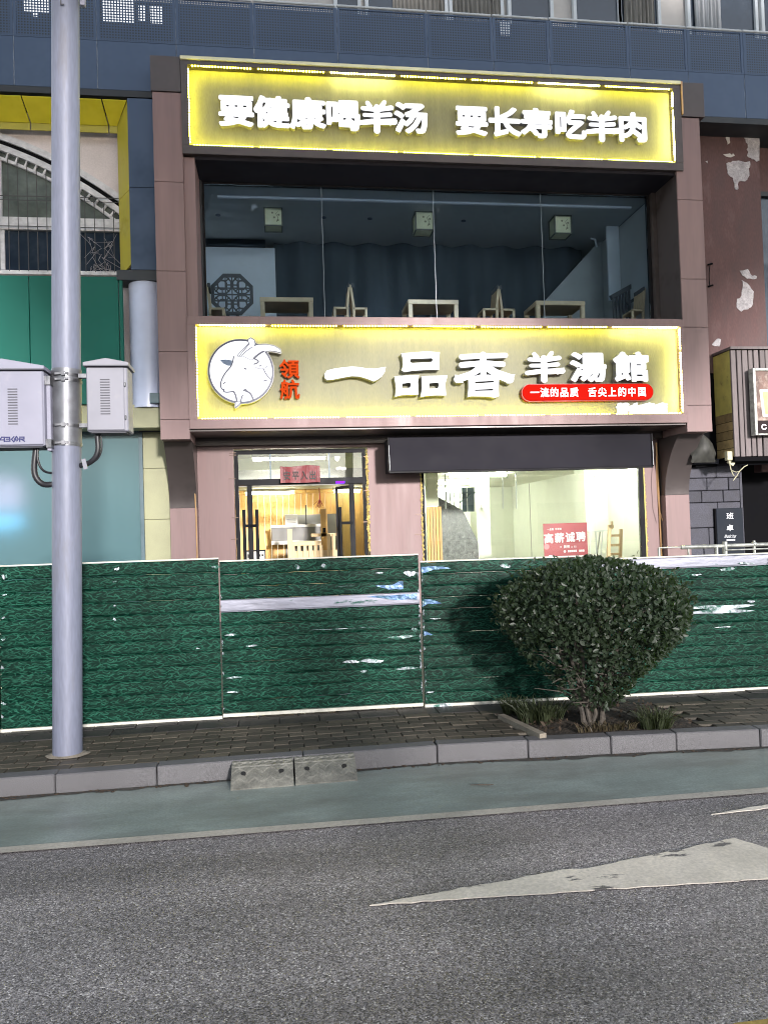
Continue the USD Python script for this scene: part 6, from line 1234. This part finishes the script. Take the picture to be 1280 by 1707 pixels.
# arch: centre found from the visible arc
acx, acz, ar = -6.60, 2.20, 6.617
def arc(rad, a0=math.radians(48), a1=math.radians(92), n=40): return [(acx+rad*math.cos(a), acz+rad*math.sin(a)) for a in np.linspace(a0, a1, n)]
opening = Polygon(arc(ar-.06)+[(-6.6, 6.3), (-2.45, 6.3)]).intersection(sbox(-6.6, 6.3, -2.46, 9.2))
N_('window_glass', MB().poly_front(opening, AY+.085, .01), 'dirty_glass')
clip = sbox(-6.6, 6.9, -2.46, 9.2)
N_('arch_moulding', MB().poly_front(Polygon(arc(ar+.17)+arc(ar+.06)[::-1]).intersection(clip), AY+.02, .09), 'trim_white')
N_('arch_moulding', MB().poly_front(Polygon(arc(ar+.05)+arc(ar+.0)[::-1]).intersection(clip), AY+.04, .05), 'shadow_gap')
N_('arch_moulding', MB().poly_front(Polygon(arc(ar-.02)+arc(ar-.12)[::-1]).intersection(clip), AY+.0, .08), 'trim_white')
N_('arch_moulding', MB().poly_front(Polygon(arc(ar-.22)+arc(ar-.27)[::-1]).intersection(clip), AY+.02, .06), 'trim_white')
for a in np.radians(np.arange(51, 92, 1.45)):
    N_('dentil', MB().bar((acx+(ar-.26)*math.cos(a), AY+.03, acz+(ar-.26)*math.sin(a)), (acx+(ar-.12)*math.cos(a), AY+.03, acz+(ar-.12)*math.sin(a)), .03, .04), 'trim_white')
zr0, zr1 = Z(90, 383, AY), Z(90, 361, AY)
N_('window_rail', MB().box(-6.6, -2.46, AY+.0, AY+.08, zr0, zr0+.10, .006).box(-6.6, -2.46, AY+.03, AY+.08, zr0+.11, zr1, .006), 'trim_white')
N_('window_mullion', B(X(-2, 420, AY), X(7, 420, AY), AY+.02, AY+.08, 6.3, zr0), 'trim_white'); N_('window_mullion', B(X(-3, 300, AY), X(1, 300, AY), AY+.02, AY+.08, zr1, 8.2), 'trim_white')
N_('lower_glass', B(-6.6, -2.46, AY+.05, AY+.07, 6.3, zr0-.01), 'window_dark')
N_('window_sill', MB().box(-6.6, -2.42, AY-.05, AY+.08, 6.20, 6.27, .006), 'trim_white')
grille = N_('window_grille', MB().box(-6.6, -2.46, AY-.055, AY-.045, zr1+.32, zr1+.332).box(-6.6, -2.46, AY-.055, AY-.045, zr1+.25, zr1+.258).box(-6.6, -2.46, AY-.055, AY-.045, zr0+.03, zr0+.042), 'grille_iron')
for k in range(20):
    x = X(196-15.9*k+(-6), 400, AY-.05); h_ = max(ar**2-(x-acx)**2, 0)**.5; zt_ = acz+h_-.15
    if zt_ > 6.4: N_('grille_bar', MB().tube([(x, AY-.05, 6.25), (x, AY-.05, zt_-.12), (x, AY-.0, zt_)], .0075, 5), 'grille_iron', parent=grille)
cb = MB()
for k in range(26):
    q = at(r.uniform(150, 185), r.uniform(395, 455), AY-.07); cb.tube([q, q+[r.normal(0, .1), 0, r.normal(0, .1)], q+[r.normal(0, .16), 0, r.normal(0, .2)]], .0025, 4)
obj('dry_vine', cb, 'bare_plaster', label='thin dry vine tangled in the grille of the arched window', cat='vine')
# green panels, white round column, glass front, tiled column
GZ0, GZ1 = 3.92, 6.06
gx = [-6.6, X(-100, 560, BY), X(49, 560, BY), X(199, 560, BY), X(206, 560, BY)]
for a, b in zip(gx[:-1], gx[1:]): N_('green_panel', B(a+.006, b-.006, BY+.02, BY+.08, GZ0, GZ1, .006), 'green_panel')
N_('header', B(-6.6, -1.90, BY+.1, BY+.5, 3.53, GZ0-.004), 'olive_tile')
rc = .30; xcol = (X(207, 560, BY)+X(268, 560, BY))/2+.03
N_('round_column', MB().tube([(xcol, BY+.30, 3.87), (xcol, BY+.30, 6.0)], .285, 40), 'white_column', smooth=50)
N_('wall_lamp_box', B(X(250, 660, BY), X(268, 660, BY), BY-.03, BY+.1, Z(258, 672, BY), Z(258, 655, BY), .006), 'teal_frame')
NY = 13.95
fx1 = X(238, 830, NY)
N_('glass_front', B(-6.6, fx1-.04, NY, NY+.03, PAVE, 3.50), 'frosted_teal')
N_('glass_frame', MB().box(fx1-.04, fx1+.02, NY-.04, NY+.05, PAVE, 3.52).box(-6.6, fx1-.04, NY-.04, NY+.05, 3.47, 3.55), 'teal_frame')
N_('interior_wall', B(-6.6, -1.86, 15.2, 15.3, PAVE, 9.1), 'blue_dark')
tz = [PAVE, 1.0, Z(258, 866, 14.0), Z(258, 781, 14.0), 3.53]
for a, b in zip(tz[:-1], tz[1:]): N_('column_tile', B(fx1+.022, -1.85, NY+.0, NY+.3, a+.003, b-.003, .003), 'olive_tile')
scr = thing('display_screen', 'glowing pink and blue screen behind the frosted glass at far left', 'screen')
obj('pink_area', B(X(-70, 830, 14.12), X(42, 830, 14.12), 14.14, 14.16, Z(0, 850, 14.12), Z(0, 800, 14.12)), 'screen_pink', scr); obj('blue_area', B(X(-70, 860, 14.12), X(42, 860, 14.12), 14.14, 14.16, Z(0, 879, 14.12), Z(0, 862, 14.12)), 'screen_blue', scr)

# ================================================================ neighbour on the right
rb = thing('right_neighbour_building', 'right neighbour with peeling maroon wall above a dark doorway', 'building')
def Q_(name, mesh, mat, smooth=False, parent=None, **k): return obj(name, mesh, mat, parent or rb, smooth=smooth, **k)
MY = 13.8
mx1 = X(1268, 330, MY)
Q_('maroon_wall', B(7.95, mx1, MY, MY+.3, 4.5, 9.12), 'maroon_plaster'); Q_('side_wall', B(mx1+.004, 11.4, MY+.35, MY+.6, 2.6, 9.12), 'maroon_plaster')
Q_('side_window', B(mx1+.06, 11, MY+.30, MY+.345, 5.0, Z(1276, 330, MY+.3)), 'window_dark'); Q_('side_window_head', B(mx1+.04, 11, MY+.22, MY+.345, Z(1276, 330, MY+.3)+.01, Z(1276, 330, MY+.3)+.10), 'blue_dark')
def flake(pts, mat='bare_plaster', label=None):
    rr = np.random.default_rng(len(pts)+int(pts[0][0]))
    g = Polygon([(X(a, b, MY), Z(a, b, MY)) for a, b in pts]).segmentize(.06); c_ = np.array(g.exterior.coords)[:-1]; c_ += rr.normal(0, .014, c_.shape)
    Q_('bare_patch', MB().poly_front(Polygon(c_).buffer(0), MY-.008, .008), mat)
flake([(1228, 214), (1264, 214), (1265, 268), (1258, 267), (1248, 262), (1245, 240), (1238, 226)]); flake([(1210, 272), (1222, 268), (1249, 268), (1249, 288), (1245, 300), (1232, 302), (1228, 318), (1224, 312), (1220, 296), (1213, 288)])
flake([(1233, 450), (1247, 448), (1252, 460), (1261, 460), (1260, 464), (1244, 464), (1238, 458)]); flake([(1238, 466), (1250, 476), (1256, 490), (1252, 512), (1238, 520), (1228, 512), (1228, 498), (1235, 496)])
flake([(1207, 214), (1213, 220), (1217, 232), (1214, 242), (1209, 230)], 'wall_pale'); flake([(1207, 257), (1222, 256), (1224, 259), (1210, 260)], 'wall_pale'); flake([(1170, 266), (1178, 267), (1177, 270)]); flake([(1186, 574), (1192, 568), (1196, 563), (1200, 568), (1198, 576), (1190, 578)])
Q_('old_handle', MB().tube([at(1183, 442, MY-.04), at(1182, 455, MY-.05), at(1182, 468, MY-.05), at(1183, 476, MY-.04)], .008, 5).tube([at(1180, 441, MY-.03), at(1187, 439, MY-.01)], .02, 6).tube([at(1181, 477, MY-.03), at(1188, 475, MY-.01)], .02, 6), 'shadow_gap')
# plank fascia with yellow return
WYY = 13.2
wx0 = X(1222, 670, WYY); wz0, wz1 = Z(1250, 760, WYY), Z(1250, 582, WYY)
fas = Q_('fascia_backing', B(wx0+.02, 10.4, WYY+.06, MY+.2, wz0-.0, wz1), 'shadow_gap')
x = wx0; k = 0
while x < 10.3:
    w = .118+r.uniform(-.012, .012); Q_('plank', B(x, x+w-.022, WYY+r.uniform(0, .018), WYY+.055, wz0-r.uniform(0, .01), wz1-r.uniform(0, .015), .006), 'old_wood', parent=fas); x += w
Q_('fascia_top', B(wx0-.02, 10.4, WYY-.02, MY+.05, wz1+.002, wz1+.05), 'old_wood'); Q_('fascia_foot', B(wx0, 10.4, WYY+.02, MY+.1, wz0-.09, wz0-.012), 'shadow_gap')
zy = Z(1210, 690, WYY+.25)
Q_('yellow_return', B(wx0+.002, wx0+.018, WYY+.06, MY-.0, zy, wz1-.01), 'old_yellow')
for k in range(5):
    a = wz0+(zy-wz0)*k/5; Q_('return_slat', B(wx0+.0+.004*(k % 2), wx0+.018, WYY+.06, MY, a+.008, a+(zy-wz0)/5-.004), 'yellow_wood')
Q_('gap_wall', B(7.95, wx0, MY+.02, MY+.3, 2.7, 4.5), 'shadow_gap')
# block wall, doorway, shelf over it
KY = 14.0
kx1 = X(1235, 850, KY); z = PAVE; row = 0
Q_('block_backing', B(7.85, kx1-.01, KY+.03, KY+.3, PAVE, 2.74), 'shadow_gap')
zr = [PAVE, .45, .80, 1.15, Z(1170, 880, KY), Z(1170, 838, KY), Z(1170, 818, KY), Z(1170, 797, KY), 2.74]
for a, b in zip(zr[:-1], zr[1:]):
    x = 7.85; off = [.42, .62, .30][row % 3]; row += 1; w = off
    while x < kx1-.02:
        e = min(x+w, kx1); 
        if kx1-e < .12: e = kx1
        Q_('block', B(x+.006, e-.006, KY+r.uniform(-.006, .006), KY+.06, a+.008, b-.006, .010), 'dark_block'); x = e; w = .45
Q_('lintel', B(7.9, 11.4, KY-.25, KY+.3, 2.745, 2.84), 'dark_block')
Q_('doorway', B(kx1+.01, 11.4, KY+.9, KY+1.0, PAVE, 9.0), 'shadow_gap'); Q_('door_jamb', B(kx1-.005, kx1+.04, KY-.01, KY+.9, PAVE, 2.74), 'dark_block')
bag = MB(); V = []
for i in range(9):
    for j in range(9):
        u, v_ = i/8, j/8; V.append((X(1152+40*u, 750, 13.6), 13.6-.12*math.sin(v_*3.1)*math.sin(u*3.1)+.02*math.sin(u*17+v_*9), Z(1170, 771-46*math.sin((u*.75+.12)*3.1)*v_, 13.6)))
obj('plastic_sheet', MB().add(V, [(i*9+j, (i+1)*9+j, (i+1)*9+j+1, i*9+j+1) for i in range(8) for j in range(8)]), 'grubby_plastic', smooth=True, label='crumpled grubby plastic sheet under the right end of the mauve pier', cat='plastic sheet')
pl = thing('shop_plaque', 'dark slate plaque with white characters on the block wall', 'plaque')
qx0, qx1, qz0, qz1 = X(1192, 880, KY), X(1236, 880, KY), Z(1214, 935, KY), Z(1214, 847, KY)
obj('board', B(qx0, qx1, KY-.06, KY-.012, qz0, qz1, .005), 'plaque_slate', pl)
obj('edge', B(qx0-.03, qx0-.001, KY-.05, KY-.012, qz0, qz1), 'shadow_gap', pl)
for ch, py_ in (('班', 860), ('卓', 880)):
    obj('character', MB().poly_front(char_at(ch, X(1213.5, py_, KY), Z(1213, py_, KY), .155, .135, 1.5), KY-.066, .005), 'plaque_white', pl)
tm_ = meshkit.text_mesh('Music bar', .062); v_ = tm_.vertices.copy(); v_[:, 0] += v_[:, 1]*.35; v_[:, 0] *= .62
obj('lettering', MB().add(np.stack([X(1204, 895, KY)+v_[:, 0], KY-.064-v_[:, 2]*.5, Z(1213, 896.5, KY)+v_[:, 1]], 1), tm_.faces), 'plaque_white', pl)
for k in range(5): obj('lettering', B(X(1208+2.9*k, 900, KY), X(1210.4+2.9*k, 900, KY), KY-.064, KY-.06, Z(1213, 901.5, KY), Z(1213, 898.7, KY), .001), 'plaque_white', pl)
jb = thing('junction_box', 'cream plastic junction box with dangling wires under the plank fascia', 'junction box')
q = at(1216, 760, 13.3); obj('box', B(q[0]-.055, q[0]+.055, 13.28, 13.38, q[2]-.08, q[2]+.09, .01), 'cream_plastic', jb); obj('tail', MB().bar(q+[.0, .05, -.09], q+[.10, .05, -.16], .07, .05), 'cream_plastic', jb)
obj('wire', MB().tube([at(1215, 768, 13.3), at(1218, 782, 13.3), at(1222, 792, 13.3), at(1227, 795, 13.3), at(1232, 786, 13.3), at(1240, 778, 13.3), at(1246, 775, 13.3)], .009, 6).tube([at(1227, 794, 13.3), at(1222, 801, 13.3)], .009, 6).tube([at(1219, 784, 13.28), at(1227, 787, 13.28), at(1233, 785, 13.28)], .006, 5), 'cream_plastic', jb)
fp = thing('framed_poster', 'framed coffee poster hung on the grey planks at the right edge', 'poster')
FPY = 13.02; px0_, pz0_, pz1_ = X(1257, 670, FPY), Z(1268, 725, FPY), Z(1268, 613, FPY); pxe = px0_+.95
obj('frame', MB().box(px0_, px0_+.055, FPY, FPY+.14, pz0_, pz1_, .006).box(pxe-.055, pxe, FPY, FPY+.14, pz0_, pz1_, .006).box(px0_+.055, pxe-.055, FPY, FPY+.14, pz1_-.05, pz1_, .006).box(px0_+.055, pxe-.055, FPY, FPY+.14, pz0_, pz0_+.03, .006), 'galvanised', fp)
obj('print', B(px0_+.055, pxe-.055, FPY+.03, FPY+.05, pz0_+.03, pz1_-.05), 'poster_brown', fp)
obj('print_band', B(px0_+.056, pxe-.056, FPY+.026, FPY+.0295, pz0_+.031, pz0_+.27), 'poster_dark', fp)
cg = Polygon([(px0_+.20, pz0_+.36), (px0_+.62, pz0_+.36), (px0_+.66, pz0_+.82), (px0_+.16, pz0_+.82)]).buffer(.03)
obj('printed_cup', MB().poly_front(cg.difference(affinity.scale(cg, .78, .8)), FPY+.0255, .004), 'cup_glass_pale', fp); obj('printed_drink', MB().poly_front(affinity.scale(cg, .78, .8), FPY+.0258, .0035), 'poster_cup', fp)
obj('printed_letter', MB().poly_front(Point(px0_+.19, pz0_+.15).buffer(.055).difference(Point(px0_+.19, pz0_+.15).buffer(.032)).difference(sbox(px0_+.2, pz0_+.14, px0_+.3, pz0_+.17)), FPY+.0215, .004), 'plaque_white', fp)

# ================================================================ unseen shop row and trees added behind the viewer to block light
opp = thing('opposite_shop_row', 'added unseen low shop row behind the viewer that cuts off horizon glow', 'building')
obj('wall', B(-45, 45, -27, -21, 0, 4.6), 'beige_wall', opp); obj('parapet', B(-45.2, 45.2, -27.1, -20.8, 4.605, 5.0), 'mauve_dark', opp)
for k in range(15): obj('shop_window', B(-43+k*6, -39+k*6, -20.99, -20.96, .5, 3.2), 'window_dark', opp)
def street_tree():  # added out of view; the crowns keep low light off the upper facade
    t = thing('street_tree', 'leftmost added tall tree in the unseen row shading the upper facade', 'tree', 'added unseen trees that shade the upper facade', loc=(-19.5, -7.5, 0))
    obj('trunk', MB().tube([(0, 0, 0), (.05, 0, 3), (-.05, .1, 6), (0, 0, 10), (.1, 0, 14)], [.24, .2, .17, .12, .04], 10), 'bark', t, smooth=50)
    lb = MB(); rr = np.random.default_rng(11)
    for k in range(9):
        a = k*2.4; z = 7+k*.7; lb.tube([(0, 0, z), (math.cos(a)*1.4, math.sin(a)*1.4, z+1.2), (math.cos(a)*3.2, math.sin(a)*3.2, z+2.2)], [.09, .06, .02], 6, caps=False)
    obj('limb', lb, 'bark', t)
    N = 13000; P = rr.normal(0, 1, (N, 3)); P /= np.linalg.norm(P, axis=1, keepdims=True); P *= rr.uniform(.25, 1, (N, 1))**.5
    P = P*np.array([4.6, 3.6, 4.8])+np.array([0, 0, 13.4]); P += (np.stack([meshkit.noise(P*.6, s) for s in (1, 2, 3)], 1)-.5)*2.2
    A = rr.normal(0, 1, (N, 3)); A /= np.linalg.norm(A, axis=1, keepdims=True); C = np.cross(A, rr.normal(0, 1, (N, 3))); C /= np.linalg.norm(C, axis=1, keepdims=True)
    s = rr.uniform(.26, .46, (N, 1)); V = np.stack([P+A*s, P+C*s*.6, P-A*s, P-C*s*.6], 1).reshape(-1, 3); i = np.arange(N)[:, None]*4
    obj('crown', (V, np.hstack([i, i+1, i+2, i+3])), 'bush_leaf', t); return t
st0 = street_tree()
TREE_SPOT = ['', 'second', 'third', 'fourth', 'fifth', 'rightmost']
for k in range(1, 6): dup(st0, 'street_tree', f'{TREE_SPOT[k]} added tall tree in the unseen row shading the upper facade, counted from the left', (-19.5+k*7.6, -7.5+.4*(k % 2), 0), 70*k)
